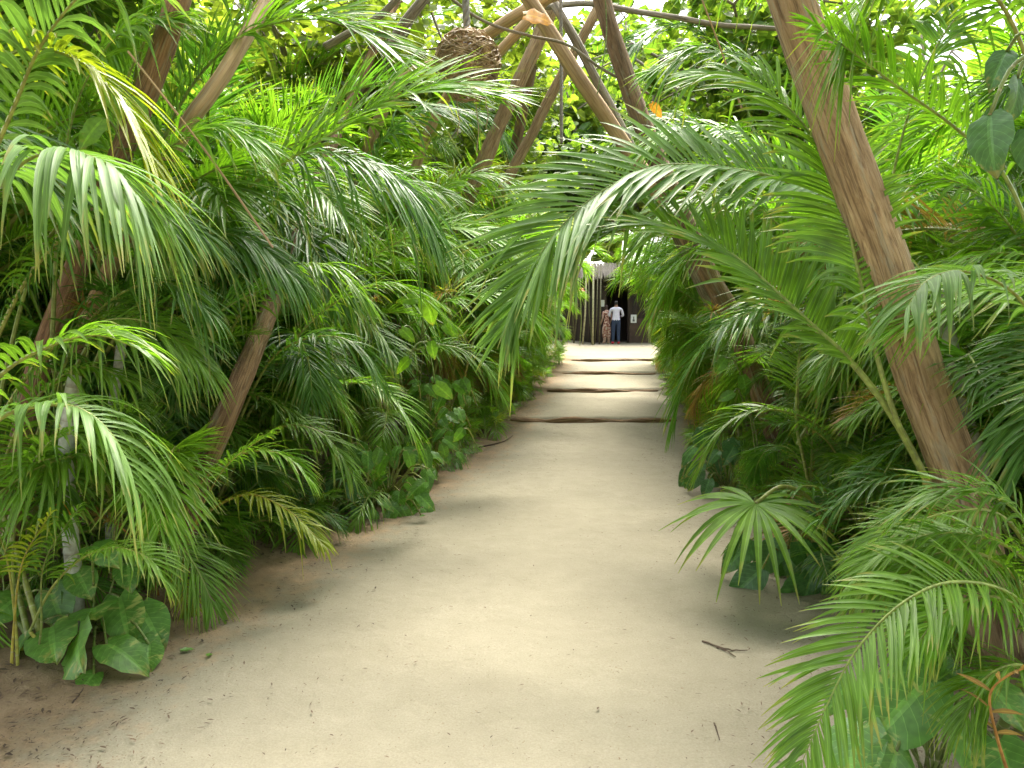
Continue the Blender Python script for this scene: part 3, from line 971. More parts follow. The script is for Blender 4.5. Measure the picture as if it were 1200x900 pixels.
hero_palm('dense fine palm hiding the foot of the big leaning trunk', (2.55, 3.3), [
    D(pix=[(1245, 800, 3.1), (1200, 690, 3.05), (1150, 640, 3.0), (1085, 625, 3.0), (1020, 650, 3.0)], n=76, L=0.36, wd=0.016, droop=0.35, mat=GREEN, seed=151, t0=0.1, vee=0.3, jit=1.6, roll=-20),
    D(pix=[(1245, 830, 2.8), (1215, 740, 2.8), (1170, 690, 2.8), (1110, 680, 2.8), (1050, 715, 2.75)], n=76, L=0.34, wd=0.015, droop=0.4, mat=DEEP, seed=152, t0=0.1, vee=0.3, jit=1.6, roll=-20),
    D(pix=[(1240, 790, 2.7), (1200, 690, 2.65), (1150, 650, 2.6), (1095, 650, 2.6), (1040, 690, 2.55)], n=70, L=0.30, wd=0.013, droop=0.5, mat=GREEN, seed=121, t0=0.1, vee=0.3, jit=1.6, roll=-15),
    D(pix=[(1240, 800, 2.5), (1210, 730, 2.45), (1165, 700, 2.4), (1110, 715, 2.35), (1070, 760, 2.3)], n=70, L=0.27, wd=0.012, droop=0.5, mat=BRIGHT, seed=122, t0=0.1, vee=0.3, jit=1.6, roll=-15),
    D(pix=[(1250, 860, 2.3), (1225, 800, 2.25), (1190, 780, 2.2), (1150, 800, 2.2), (1130, 850, 2.15)], n=60, L=0.22, wd=0.011, droop=0.6, mat=GREEN, seed=123, t0=0.1, vee=0.2, jit=1.6),
    D(pix=[(1240, 700, 2.9), (1180, 610, 2.85), (1120, 600, 2.85), (1060, 620, 2.85), (1010, 660, 2.85)], n=70, L=0.32, wd=0.014, droop=0.5, mat=GREEN, seed=124, t0=0.1, vee=0.3, jit=1.6, roll=-15),
    D(pix=[(1230, 740, 3.0), (1170, 660, 2.95), (1110, 640, 2.9), (1050, 660, 2.9), (1005, 710, 2.9)], n=54, L=0.30, wd=0.017, droop=0.5, mat=GREEN, seed=81, t0=0.15, vee=0.3, jit=1.5),
    D(pix=[(1230, 700, 3.80), (1160, 600, 3.75), (1090, 560, 3.75), (1020, 565, 3.75), (960, 610, 3.80)], n=54, L=0.32, wd=0.018, droop=0.5, mat=DEEP, seed=82, t0=0.15, vee=0.3, jit=1.5),
    D(pix=[(1240, 640, 3.95), (1190, 520, 3.95), (1140, 470, 3.95), (1070, 455, 3.95), (1000, 490, 3.95)], n=54, L=0.36, wd=0.020, droop=0.5, mat=GREEN, seed=83, t0=0.15, vee=0.3, jit=1.5),
    D(pix=[(1240, 640, 3.9), (1180, 440, 4.1), (1120, 380, 4.1), (1040, 370, 4.2), (960, 420, 4.2)], n=60, L=0.46, wd=0.024, droop=0.5, mat=GREEN, seed=84, t0=0.15, vee=0.3, jit=1.5),
    D(pix=[(1240, 640, 3.9), (1220, 360, 4.1), (1180, 260, 4.1), (1110, 210, 4.2), (1040, 230, 4.2)], n=60, L=0.5, wd=0.026, droop=0.5, mat=BRIGHT, seed=85, t0=0.15, vee=0.3, jit=1.5),
], stem_mat=STEM, sr=0.016)
hero_palm('dark fine-leaved palm screening the dark brown trunk', (-2.6, 4.6), [
    D(pix=[(-40, 480, 3.8), (30, 330, 3.75), (100, 260, 3.7), (170, 240, 3.7), (235, 275, 3.7)], n=80, L=0.46, wd=0.020, droop=0.7, mat=DEEP, seed=91, t0=0.15, vee=0.2, jit=1.6, roll=25),
    D(pix=[(-40, 560, 3.8), (40, 430, 3.8), (110, 380, 3.7), (180, 380, 3.7), (240, 430, 3.7)], n=80, L=0.42, wd=0.018, droop=0.7, mat=GREEN, seed=92, t0=0.15, vee=0.2, jit=1.6, roll=25),
    D(pix=[(60, 480, 4.4), (150, 330, 4.3), (220, 280, 4.2), (290, 280, 4.2), (350, 330, 4.2)], n=84, L=0.52, wd=0.020, droop=0.7, mat=DEEP, seed=93, t0=0.15, vee=0.2, jit=1.6, roll=25),
    D(pix=[(60, 420, 4.0), (70, 240, 4.0), (90, 120, 4.0), (140, 40, 4.0), (210, 20, 4.0)], n=70, L=0.5, wd=0.024, droop=0.5, mat=GREEN, seed=94, t0=0.2, vee=0.2, jit=1.5, roll=25),
    D(pix=[(60, 420, 4.2), (130, 250, 4.1), (190, 180, 4.0), (250, 150, 4.0), (310, 170, 4.0)], n=70, L=0.42, wd=0.022, droop=0.5, mat=BRIGHT, seed=95, t0=0.2, vee=0.3, jit=1.5, roll=25),
], stem_mat=STEM, sr=0.018)
hero_palm('palm spreading high fronds between the crossing poles and the big leaning trunk', (3.6, 6.8), [
    D(pix=[(1010, 330, 6.4), (960, 180, 6.3), (900, 95, 6.2), (830, 60, 6.2), (765, 85, 6.2)], n=70, L=0.62, wd=0.034, droop=0.5, mat=GREEN, seed=101, t0=0.2, vee=0.25, jit=1.4, roll=-25),
    D(pix=[(1010, 330, 6.4), (940, 220, 6.4), (870, 160, 6.4), (800, 150, 6.4), (745, 185, 6.4)], n=70, L=0.55, wd=0.032, droop=0.5, mat=BRIGHT, seed=102, t0=0.2, vee=0.25, jit=1.4, roll=-25),
    D(pix=[(1020, 330, 6.0), (1060, 150, 6.0), (1100, 50, 6.0), (1150, 0, 6.0), (1220, 10, 6.0)], n=70, L=0.62, wd=0.030, droop=0.5, mat=GREEN, seed=103, t0=0.2, vee=0.25, jit=1.4, roll=25),
    D(pix=[(1010, 330, 6.4), (985, 130, 6.4), (940, 20, 6.4), (880, -30, 6.4), (810, -20, 6.4)], n=70, L=0.62, wd=0.034, droop=0.6, mat=GREEN, seed=104, t0=0.2, vee=0.25, jit=1.4, roll=-25),
], stem_mat=STEM, sr=0.03)
hero_palm('palm filling the left wall below the woven lamp with fine bright fronds', (-1.5, 7.8), [
    D(pix=[(400, 460, 7.4), (450, 320, 7.3), (500, 240, 7.2), (560, 205, 7.2), (620, 235, 7.2)], n=76, L=0.6, wd=0.026, droop=0.5, mat=GREEN, seed=111, t0=0.15, vee=0.25, jit=1.5, roll=25),
    D(pix=[(400, 460, 7.4), (470, 390, 7.3), (530, 350, 7.2), (590, 345, 7.2), (635, 385, 7.2)], n=70, L=0.5, wd=0.024, droop=0.5, mat=BRIGHT, seed=112, t0=0.15, vee=0.25, jit=1.5, roll=25),
    D(pix=[(400, 480, 7.4), (450, 430, 7.2), (510, 405, 7.0), (560, 420, 7.0), (590, 465, 7.0)], n=70, L=0.42, wd=0.022, droop=0.5, mat=GREEN, seed=113, t0=0.15, vee=0.25, jit=1.5, roll=20),
    D(pix=[(390, 460, 7.6), (410, 280, 7.6), (440, 180, 7.6), (490, 130, 7.6), (560, 135, 7.6)], n=76, L=0.62, wd=0.028, droop=0.6, mat=DEEP, seed=114, t0=0.15, vee=0.2, jit=1.5, roll=25),
], stem_mat=STEM, sr=0.025)
hero_palm('slim palm raising its crown behind the woven lamp', (-2.2, 11.0), [
    D(pix=[(420, 200, 10.5), (450, 90, 10.5), (490, 30, 10.5), (550, 10, 10.5), (600, 40, 10.5)], n=60, L=0.75, wd=0.034, droop=0.4, mat=GREEN, seed=161, t0=0.15, vee=0.3, jit=1.4, roll=25),
    D(pix=[(420, 200, 10.5), (470, 140, 10.5), (520, 120, 10.5), (570, 135, 10.5), (600, 180, 10.5)], n=60, L=0.7, wd=0.034, droop=0.5, mat=DEEP, seed=162, t0=0.15, vee=0.3, jit=1.4, roll=25),
    D(pix=[(420, 200, 10.5), (400, 90, 10.5), (370, 30, 10.5), (320, 10, 10.5), (270, 40, 10.5)], n=60, L=0.75, wd=0.034, droop=0.4, mat=GREEN, seed=163, t0=0.15, vee=0.3, jit=1.4, roll=-25),
], stem_mat=STEMW, sr=0.05)
hero_palm('slim palm raising its crown behind the smooth tan pole', (4.4, 10.4), [
    D(pix=[(900, 200, 10.0), (860, 90, 10.0), (820, 40, 10.0), (770, 35, 10.0), (725, 75, 10.0)], n=60, L=0.75, wd=0.034, droop=0.4, mat=DEEP, seed=164, t0=0.15, vee=0.3, jit=1.4, roll=-25),
    D(pix=[(900, 200, 10.0), (840, 150, 10.0), (790, 135, 10.0), (740, 150, 10.0), (705, 190, 10.0)], n=60, L=0.7, wd=0.034, droop=0.5, mat=GREEN, seed=165, t0=0.15, vee=0.3, jit=1.4, roll=-25),
    D(pix=[(900, 200, 10.0), (900, 80, 10.0), (880, 10, 10.0), (840, -30, 10.0), (790, -20, 10.0)], n=60, L=0.75, wd=0.034, droop=0.4, mat=GREEN, seed=166, t0=0.15, vee=0.3, jit=1.4, roll=-25),
], stem_mat=STEMW, sr=0.05)
# the withered frond in the corner
hero_palm('withered orange palm seedling under the bright drooping frond', (1.62, 2.35), [
    D(pix=[(1190, 930, 2.2), (1170, 870, 2.15), (1160, 815, 2.1), (1185, 790, 2.05), (1215, 780, 2.0)],
      n=7, L=0.14, wd=0.018, droop=0.3, mat=DRY, seed=52, t0=0.25, vee=0.2, ribm=RIBD, rr=0.006),
], stem_mat=RIBD, sr=0.008, name='withered_seedling')

# ---------------------------------------------------------------- trunks and leaning poles
def ground_at(px, d):
    x = (px - 600) / F_PX * d
    return Vector((x, d, gz(x, d)))


def trunk(name, label, cat, pts, r0, r1, mat, seed, n=14, rough=0.12, wob=0.02, group=None):
    P = catmull(pts, 26)
    m = len(P)
    for i in range(1, m - 1):
        P[i] = P[i] + noise.noise_vector(P[i] * 1.3 + Vector((seed, 0, 0))) * wob
    base = P[0].copy()
    mb = MB()
    mb.tube(P, [r0 + (r1 - r0) * i / (m - 1) for i in range(m)], n=n, rough=rough, seed=seed)
    if cat in ('tree', 'palm'):
        root = thing(name, label, cat, base, group)
        obj('trunk', mb.mesh('trunk', [mat], base, smooth=True), root)
        return root
    return tag(obj(name, mb.mesh(name, [mat], base, smooth=True), None, base), label, cat, group)


def dn(p, s=0.12):
    return p + Vector((0, 0, -s))


trunk('leaning_tree', 'thick brown tree trunk leaning in from the right over the palm undergrowth', 'tree',
      [dn(ground_at(1198, 3.45)), at(1138, 610, 3.45), at(1075, 430, 3.5), at(1015, 250, 3.55), at(960, 90, 3.6), at(925, -10, 3.6), at(880, -180, 3.7), at(800, -420, 4.0)],
      0.112, 0.092, BARK, 1, n=24, rough=0.10)
trunk('leaning_tree', 'reddish brown trunk leaning across the right side, half hidden by dark fronds', 'tree',
      [dn(ground_at(948, 6.5)), at(905, 500, 6.6), at(865, 390, 6.7), at(820, 300, 6.8), at(770, 190, 7.0), at(742, 115, 7.1), at(712, 20, 7.2), at(682, -80, 7.3)],
      0.095, 0.075, BARKR, 2, n=18, rough=0.15)
trunk('leaning_tree', 'reddish trunk leaning up out of the left undergrowth', 'tree',
      [dn(ground_at(190, 4.55)), at(232, 570, 4.55), at(283, 452, 4.65), at(328, 325, 6.0), at(370, 220, 7.4), at(410, 120, 8.6), at(465, 0, 9.6)],
      0.075, 0.05, BARKL, 3, n=16, rough=0.15)
trunk('leaning_tree', 'dark brown trunk with vine tendrils behind the coarse drooping leaflets', 'tree',
      [dn(ground_at(-30, 4.1)), at(40, 450, 4.1), at(95, 300, 4.1), at(140, 180, 4.1), at(178, 90, 4.1), at(212, -10, 4.1), at(260, -150, 4.2)],
      0.060, 0.055, BARKL, 4, n=16, rough=0.15)
trunk('slim_pole', 'pale brown slim pole leaning among the upper left fronds', 'pole',
      [dn(ground_at(10, 5.0)), at(110, 360, 4.6), at(205, 170, 4.35), at(245, 110, 4.4), at(277, 62, 4.6), at(335, -40, 5.2)],
      0.045, 0.042, BARKT, 5, n=12, rough=0.2)
trunk('leaning_pole', 'smooth tan pole slanting down to the right from the yellow leaf', 'pole',
      [at(575, -66, 7.4), at(620, 0, 7.4), at(668, 74, 7.4), at(717, 147, 7.4), at(810, 287, 7.5), dn(ground_at(968, 8.3), 0.2)],
      0.066, 0.072, BARKT, 6, n=16, rough=0.05)
trunk('leaning_pole', 'thin pale pole just behind the smooth tan one', 'pole',
      [at(650, 5, 8.2), at(690, 80, 8.2), at(728, 150, 8.2), at(800, 290, 8.4), dn(ground_at(930, 8.9), 0.2)],
      0.045, 0.06, BARKG, 7, n=10, rough=0.1)
trunk('leaning_tree', 'rough split-bark trunk leaning left under the meeting poles', 'tree',
      [dn(ground_at(432, 10.2), 0.2), at(525, 285, 9.9), at(577, 167, 9.7), at(605, 105, 9.6), at(632, 42, 9.5), at(665, -32, 9.4)],
      0.095, 0.085, BARK, 8, n=16, rough=0.2)
trunk('leaning_tree', 'thinner shaded trunk right behind the rough split-bark one', 'tree',
      [dn(ground_at(500, 11.2), 0.2), at(570, 285, 11.0), at(603, 175, 10.8), at(618, 105, 10.6), at(640, 20, 10.4)],
      0.075, 0.06, BARKR, 9, n=12, rough=0.2)
trunk('leaning_tree', 'slim crooked brown trunk leaning beside the hanging cord', 'tree',
      [dn(ground_at(445, 10.4), 0.2), at(548, 300, 10.0), at(592, 217, 9.8), at(642, 120, 9.6), at(692, 27, 9.4), at(720, -30, 9.3)],
      0.07, 0.058, BARK, 10, n=14, rough=0.16)
trunk('cross_pole', 'tan log running from the woven lamp to the meeting poles', 'pole',
      [dn(ground_at(330, 9.2), 0.2), at(440, 150, 8.4), at(520, 70, 8.1), at(562, 47, 8.0), at(605, 20, 7.9), at(655, -10, 7.8)],
      0.062, 0.06, BARKT, 11, n=12, rough=0.08)
trunk('cross_pole', 'second tan log under the first by the woven lamp', 'pole',
      [dn(ground_at(380, 9.8), 0.2), at(500, 160, 9.0), at(560, 90, 8.6), at(598, 47, 8.4), at(635, 5, 8.3), at(670, -35, 8.2)],
      0.056, 0.052, BARKT, 12, n=12, rough=0.08)
trunk('branch', 'thin grey branch curving down from the yellow leaf across the poles', 'branch',
      [at(500, -25, 7.0), at(560, 20, 7.0), at(620, 42, 7.0), at(665, 53, 7.05), at(705, 80, 7.1), at(760, 110, 7.2)],
      0.015, 0.012, BARKG, 13, n=8, rough=0.15)
trunk('branch', 'horizontal grey branch reaching right from the meeting poles', 'branch',
      [at(640, 8, 9.3), at(690, 4, 9.0), at(740, 12, 8.8), at(790, 20, 8.6), at(850, 30, 8.4), at(930, 36, 8.3)],
      0.036, 0.024, BARKG, 14, n=10, rough=0.15)
trunk('branch', 'pale branch leaning beside the rope of the woven lamp', 'branch',
      [at(455, 60, 7.3), at(472, 30, 7.3), at(500, -8, 7.3), at(530, -60, 7.3)],
      0.05, 0.045, BARKG, 15, n=10, rough=0.15)
trunk('branch', 'broken dark branch stub poking through the upper left leaves', 'branch',
      [at(380, 55, 7.0), at(415, 35, 7.0), at(450, 15, 7.0), at(500, -40, 7.0)],
      0.035, 0.03, BARKG, 16, n=10, rough=0.15)
# pale palm stems of the left corner
for k, (px, d, r0, top, lab) in enumerate([(72, 3.7, 0.04, (84, 470), 'pale ringed palm stem beside the orange leaf'),
                                           (118, 4.4, 0.032, (140, 420), 'slimmer pale palm stem behind the yellow-stemmed clump'),
                                           (165, 5.6, 0.06, (178, 330), 'blotched whitish trunk deep in the left thicket')]):
    trunk('slender_palm', lab, 'palm', [dn(ground_at(px, d)), at((px + top[0]) / 2, (650 + top[1]) / 2, d), at(top[0], top[1], d), at(top[0] + 4, top[1] - 30, d)],
          r0, r0 * 0.75, STEMW, 20 + k, n=12, rough=0.03, wob=0.01)
trunk('slender_palm', 'pale green palm stem behind the big leaning trunk', 'palm',
      [dn(ground_at(1190, 4.0)), at(1150, 560, 4.0), at(1128, 480, 4.0), at(1100, 330, 4.0)], 0.05, 0.035, STEMW, 24, n=12, rough=0.03, wob=0.01)

# ---------------------------------------------------------------- step logs
for k, s in enumerate(STEPS):
    c = cx(s)
    rng = random.Random(60 + k)
    lab = ['twisted brown log edging the lowest sand step', 'half-buried log edging the second sand step above the twisted one',
           'half-buried log edging the third sand step', 'pale-lipped log edging the topmost sand step'][k]
    base = Vector((c, s, gz(c, s - 0.2)))
    root = thing('step_log', lab, 'log', base, 'logs edging the sand steps')
    W = [1.22, 1.05, 1.05, 1.1][k]
    strands = [(0.0, 0.062, 0.0), (0.05, 0.042, 0.6), (-0.035, 0.036, 1.9)] if k == 0 else [(0.0, 0.038, 0.0), (0.02, 0.02, 1.0)]
    for j, (dz, r, ph) in enumerate(strands):
        pts, rad = [], []
        for i in range(25):
            u = i / 24 * 2 - 1
            x = c + u * W * (1 - 0.12 * j) + (0.1 * j)
            y = s - 0.035 + 0.05 * math.sin(x * 2.1 + s) + 0.02 * math.sin(u * 5 + ph) - 0.015 * j
            z = gz(x, s - 0.25) + RISE * 0.40 - 0.035 * (1 - u * u) * (k == 0) + dz * math.cos(u * 2.6 + ph) * 0.8
            z += 0.035 * noise.noise((x * 1.7, s, 4.0 + j)) - 0.008
            y += 0.04 * noise.noise((x * 1.3, s, 8.0 + j))
            pts.append(Vector((x, y, z)))
            rad.append(r * (0.55 + 0.45 * math.sqrt(max(0, 1 - u ** 4))) * (0.9 + 0.25 * noise.noise((x * 3, s, j))))
        mb = MB()
        mb.tube(pts, rad, n=10, rough=0.45, seed=k * 3 + j)
        obj('wood_strand', mb.mesh('wood_strand', [LOGM], base, smooth=True), root)

# ---------------------------------------------------------------- broad leaves
def heart_mesh(name, mat, wide=0.78, cup=0.12, lobe=0.16, wav=0.0, tipdroop=0.25, seed=0):
    """unit-length leaf: stalk at the origin, tip toward +X, face up +Z"""
    mb = MB()
    n = 9
    rows = []
    for i in range(n + 1):
        s = i / n
        h = 0.5 * wide * math.sin(math.pi * min(1, (s * 0.93 + 0.07)) ** 0.75) ** 0.85
        if i == n:
            h = 0.0
        x = s
        row = []
        for k in (-1, -0.55, 0, 0.55, 1):
            xx = x - lobe * abs(k) * (1 - s) ** 3
            z = cup * h * abs(k) * 2 - tipdroop * s * s + wav * math.sin(s * 16 + k * 2 + seed) * abs(k) * 0.05
            z -= cup * 1.6 * h * (abs(k) ** 3)
            row.append(len(mb.V))
            mb.V.append(Vector((xx, h * k, z)))
            mb.U.append((0.5 + 0.5 * k, s))
        rows.append(row)
    for a, b in zip(rows, rows[1:]):
        for k in range(4):
            mb.F.append((a[k], a[k + 1], b[k + 1], b[k]))
            mb.MI.append(0)
    return mb.mesh(name, [mat], smooth=True)


LEAF_V = [heart_mesh('leaf', VARI, seed=i, wav=0.6, tipdroop=0.15 + 0.12 * i) for i in range(3)]
LEAF_B = [heart_mesh('leaf', BROAD, wide=0.62, lobe=0.05, seed=i, wav=0.8, tipdroop=0.2 + 0.15 * i) for i in range(3)]


def orient(tipdir, nrm):
    x = tipdir.normalized()
    z = (nrm - x * nrm.dot(x)).normalized()
    y = z.cross(x)
    return Matrix((x, y, z)).transposed().to_euler()


def leafy(name, label, cat, rootloc, leaves, meshes, mat, seed, group=None, stem=STEM, sr=0.006, hub=None):
    """leaves: (position, tip direction, normal, size)"""
    rng = random.Random(seed)
    rootloc = Vector(rootloc)
    root = thing(name, label, cat, rootloc, group)
    mb = MB()
    hub = Vector(hub) if hub else rootloc
    for (p, td, nm, s) in leaves:
        o = obj('leaf', rng.choice(meshes), root, p - rootloc, mat)
        o.rotation_euler = orient(td, nm)
        o.scale = (s, s * rng.uniform(0.9, 1.1), s)
        h = hub + Vector((rng.uniform(-0.04, 0.04), rng.uniform(-0.04, 0.04), 0))
        if (p - h).length > 0.6:
            h = p + Vector((rng.uniform(-0.15, 0.15), rng.uniform(0.05, 0.2), -rng.uniform(0.12, 0.3)))
            h.z = max(h.z, gz(h.x, h.y) - 0.02)
        mid = h.lerp(p, 0.6) + Vector((0, 0, 0.25 * (p - h).length))
        mb.tube(catmull([h, mid, p], 6), [sr] * 7, n=5)
    obj('stalks', mb.mesh('stalks', [stem], rootloc, smooth=True), root)
    return root


def pixleaf(px, py, d, spx, tip=(0, -0.4, -0.7), nrm=(0, -0.6, 0.8), rng=None):
    p = at(px, py, d)
    t = Vector(tip)
    nm = Vector(nrm)
    if rng:
        t = t + Vector((rng.gauss(0, 0.35), rng.gauss(0, 0.2), rng.gauss(0, 0.2)))
        nm = nm + Vector((rng.gauss(0, 0.3), rng.gauss(0, 0.2), rng.gauss(0, 0.2)))
    return (p, t, nm, spx / F_PX * d)


rv = random.Random(5)
# left variegated patch (stalk end pixel, tip direction)
LV = [(92, 742, 3.55, 85, (0.9, -0.5, -0.35), (-0.1, -0.75, 0.7)), (60, 735, 3.6, 70, (0.1, -0.5, -0.6), (0, -0.7, 0.7)),
      (140, 700, 3.75, 62, (0.7, -0.3, -0.5), (0, -0.8, 0.6)), (165, 712, 3.75, 55, (0.5, -0.4, -0.5), (0.2, -0.7, 0.7)),
      (110, 712, 3.7, 60, (0.6, -0.5, 0.0), (0, -0.6, 0.8)), (75, 790, 3.45, 34, (0.1, -0.4, -0.9), (0, -0.9, 0.4)),
      (30, 745, 3.6, 60, (-0.4, -0.5, -0.5), (0, -0.7, 0.7)), (108, 640, 3.6, 48, (0.8, -0.2, -0.1), (0.1, -0.9, 0.5)),
      (150, 745, 3.65, 50, (0.9, -0.3, -0.2), (0, -0.6, 0.8)), (90, 670, 3.8, 40, (0.6, -0.3, -0.4), (0, -0.8, 0.6)), (150, 660, 3.9, 44, (0.5, -0.3, -0.8), (0, -0.9, 0.4)),
      (20, 700, 3.75, 50, (-0.2, -0.3, -0.6), (0, -0.9, 0.4)), (45, 790, 3.5, 40, (-0.5, -0.4, -0.6), (0, -0.8, 0.5)),
      (125, 755, 3.5, 60, (0.7, -0.4, -0.4), (0, -0.7, 0.7)), (60, 690, 3.8, 50, (0.3, -0.4, -0.6), (0, -0.7, 0.7)), (175, 755, 3.6, 40, (0.6, -0.4, -0.5), (0, -0.7, 0.7)), (110, 790, 3.4, 40, (0.3, -0.4, -0.6), (0, -0.7, 0.7))]
leafy('variegated_vine', 'low patch of big cream-splashed heart leaves on the sandy left edge', 'vine', ground_at(95, 3.7),
      [pixleaf(a, b, c - 0.12, e * 1.12, (f[0], f[1] - 0.35, f[2] * 0.55), (g[0], -0.45, 0.9), rv) for a, b, c, e, f, g in LV], LEAF_V, VARI, 1)
# right variegated patch
RV = [(1085, 800, 2.5, 120, (-0.8, -0.3, -0.45), (-0.2, -0.7, 0.7)), (1060, 770, 2.6, 75, (0.5, -0.4, -0.4), (0, -0.7, 0.7)),
      (1010, 850, 2.45, 85, (-0.7, -0.3, -0.5), (-0.2, -0.7, 0.6)), (1120, 850, 2.35, 90, (-0.2, -0.5, -0.7), (0, -0.8, 0.6)),
      (1035, 690, 3.0, 45, (0.2, -0.4, -0.8), (0, -0.9, 0.4)), (1110, 770, 2.6, 60, (0.1, -0.3, -0.8), (0, -0.9, 0.5)),
      (1150, 790, 2.5, 80, (0.4, -0.4, -0.5), (0, -0.7, 0.7)), (1170, 870, 2.3, 90, (0.3, -0.5, -0.6), (0, -0.8, 0.6)), (1050, 880, 2.35, 80, (0.0, -0.5, -0.7), (0, -0.8, 0.6)),
      (1000, 800, 2.7, 50, (-0.5, -0.3, -0.6), (0, -0.8, 0.5)), (1090, 720, 2.8, 55, (-0.2, -0.4, -0.7), (0, -0.9, 0.4))]
leafy('variegated_vine', 'variegated broad-leaf patch beneath the bright drooping frond on the right edge', 'vine', ground_at(1120, 2.6),
      [pixleaf(a, b, c, e * 1.05, (f[0], f[1] - 0.25, f[2] * 0.65), (g[0], -0.5, 0.85), rv) for a, b, c, e, f, g in RV], LEAF_V, VARI, 2)
# dark broad leaves under the fan leaf
DV = []
for k in range(22):
    px, py = rv.uniform(880, 985), rv.uniform(625, 695)
    DV.append(pixleaf(px, py, rv.uniform(4.3, 4.9), rv.uniform(38, 62), (rv.uniform(-0.7, 0.4), -0.4, -0.7), (0, -0.8, 0.5), rv))
leafy('broadleaf_shrub', 'low dark broad-leaved shrub beneath the fan-shaped palm leaf', 'shrub', ground_at(935, 4.8), DV, LEAF_B, BROADD, 3)
DV = []
for k in range(26):
    px, py = rv.uniform(812, 870), rv.uniform(500, 600)
    DV.append(pixleaf(px, py, rv.uniform(6.4, 7.2), rv.uniform(22, 38), (rv.uniform(-0.8, 0.4), -0.4, -0.6), (0, -0.7, 0.6), rv))
leafy('broadleaf_shrub', 'dark leafy ground creeper at the foot of the reddish right trunk', 'shrub', ground_at(855, 6.9), DV, LEAF_B, BROADD, 4)
# left shrubs of oval leaves at the bend
for (x0, x1, y0, y1, d0, d1, n, s0, s1, lab, mat) in [
        (395, 505, 520, 615, 5.9, 6.5, 80, 18, 32, 'leafy green shrub bulging onto the path where it narrows', BROAD),
        (340, 420, 560, 630, 5.6, 6.0, 40, 16, 28, 'smaller leafy shrub tucked beside the bulging one', BROADD),
        (470, 545, 440, 530, 7.0, 8.0, 50, 14, 24, 'loose shrub with drooping oval leaves above the grey stone', BROAD)]:
    q = []
    for k in range(n):
        q.append(pixleaf(rv.uniform(x0, x1), rv.uniform(y0, y1), rv.uniform(d0, d1), rv.uniform(s0, s1), (rv.uniform(-0.5, 0.8), -0.4, -0.5), (0.1, -0.6, 0.7), rv))
    leafy('broadleaf_shrub', lab, 'shrub', ground_at((x0 + x1) / 2, (d0 + d1) / 2 + 0.1), q, LEAF_B, mat, 5)
# climbing vines with big leaves
leafy('climbing_vine', 'climbing vine with sunlit torn pale-green leaves on the left trunk', 'vine', ground_at(60, 4.0),
      [pixleaf(178, 315, 3.9, 34, (0.9, -0.3, -0.2), (0, -0.5, 0.9)), pixleaf(222, 335, 3.85, 52, (0.5, -0.3, -0.8), (0.2, -0.8, 0.5)),
       pixleaf(205, 330, 3.9, 36, (0.9, -0.2, -0.2), (0, -0.6, 0.8)), pixleaf(110, 265, 3.9, 50, (0.7, -0.3, -0.5), (0, -0.8, 0.6)),
       pixleaf(150, 115, 3.9, 40, (0.5, -0.3, -0.6), (0, -0.8, 0.6)), pixleaf(120, 140, 3.9, 46, (-0.4, -0.3, -0.6), (0, -0.9, 0.4)), pixleaf(130, 100, 3.9, 36, (0.2, -0.3, -0.9), (0, -0.9, 0.4))],
      LEAF_B, BRIGHT, 6, hub=at(100, 300, 4.05))
q = [pixleaf(a, b, 6.2, s, t_, (0, -0.8, 0.5)) for a, b, s, t_ in [(500, 345, 36, (0.2, -0.3, -0.9)), (495, 350, 30, (-0.9, -0.2, 0.1)), (470, 385, 24, (0.6, -0.3, -0.5)), (520, 380, 24, (0.7, -0.3, -0.5)), (510, 450, 28, (0.7, -0.3, -0.5)), (480, 420, 22, (-0.6, -0.3, -0.5)), (505, 400, 22, (0.2, -0.3, -0.9))]]
leafy('climbing_vine', 'vine with bright heart leaves climbing where the left wall bends', 'vine', ground_at(490, 6.5), q, LEAF_B, BRIGHT, 7, hub=at(495, 400, 6.4))
q = [pixleaf(a, b, 6.3, s, t_, (0, -0.8, 0.5)) for a, b, s, t_ in [(870, 440, 26, (0.2, -0.3, -0.9)), (860, 460, 22, (-0.7, -0.2, -0.3)), (885, 530, 24, (0.5, -0.3, -0.5)), (890, 540, 26, (-0.5, -0.3, -0.5)), (850, 420, 22, (-0.5, -0.3, -0.6))]]
leafy('climbing_vine', 'small vine with round leaves on the reddish right trunk', 'vine', ground_at(930, 6.35), q, LEAF_B, BROAD, 8, hub=at(875, 470, 6.45))
# the large hanging leaf in the right corner
leafy('climbing_vine', 'hanging blue-green broad leaves beside the big leaning trunk', 'vine', ground_at(1230, 2.5),
      [pixleaf(1160, 135, 2.3, 78, (-0.30, -0.5, -0.75), (-0.75, -0.55, 0.35)), pixleaf(1192, 92, 2.35, 60, (-0.1, -0.5, -0.75), (0.5, -0.7, 0.4)),
       pixleaf(1205, 150, 2.3, 70, (0.1, -0.3, -0.9), (-0.6, -0.6, 0.3)), pixleaf(1180, 60, 2.5, 50, (-0.5, -0.4, -0.5), (-0.2, -0.5, 0.8))], LEAF_B, BROADD, 9, hub=at(1215, 60, 2.3))

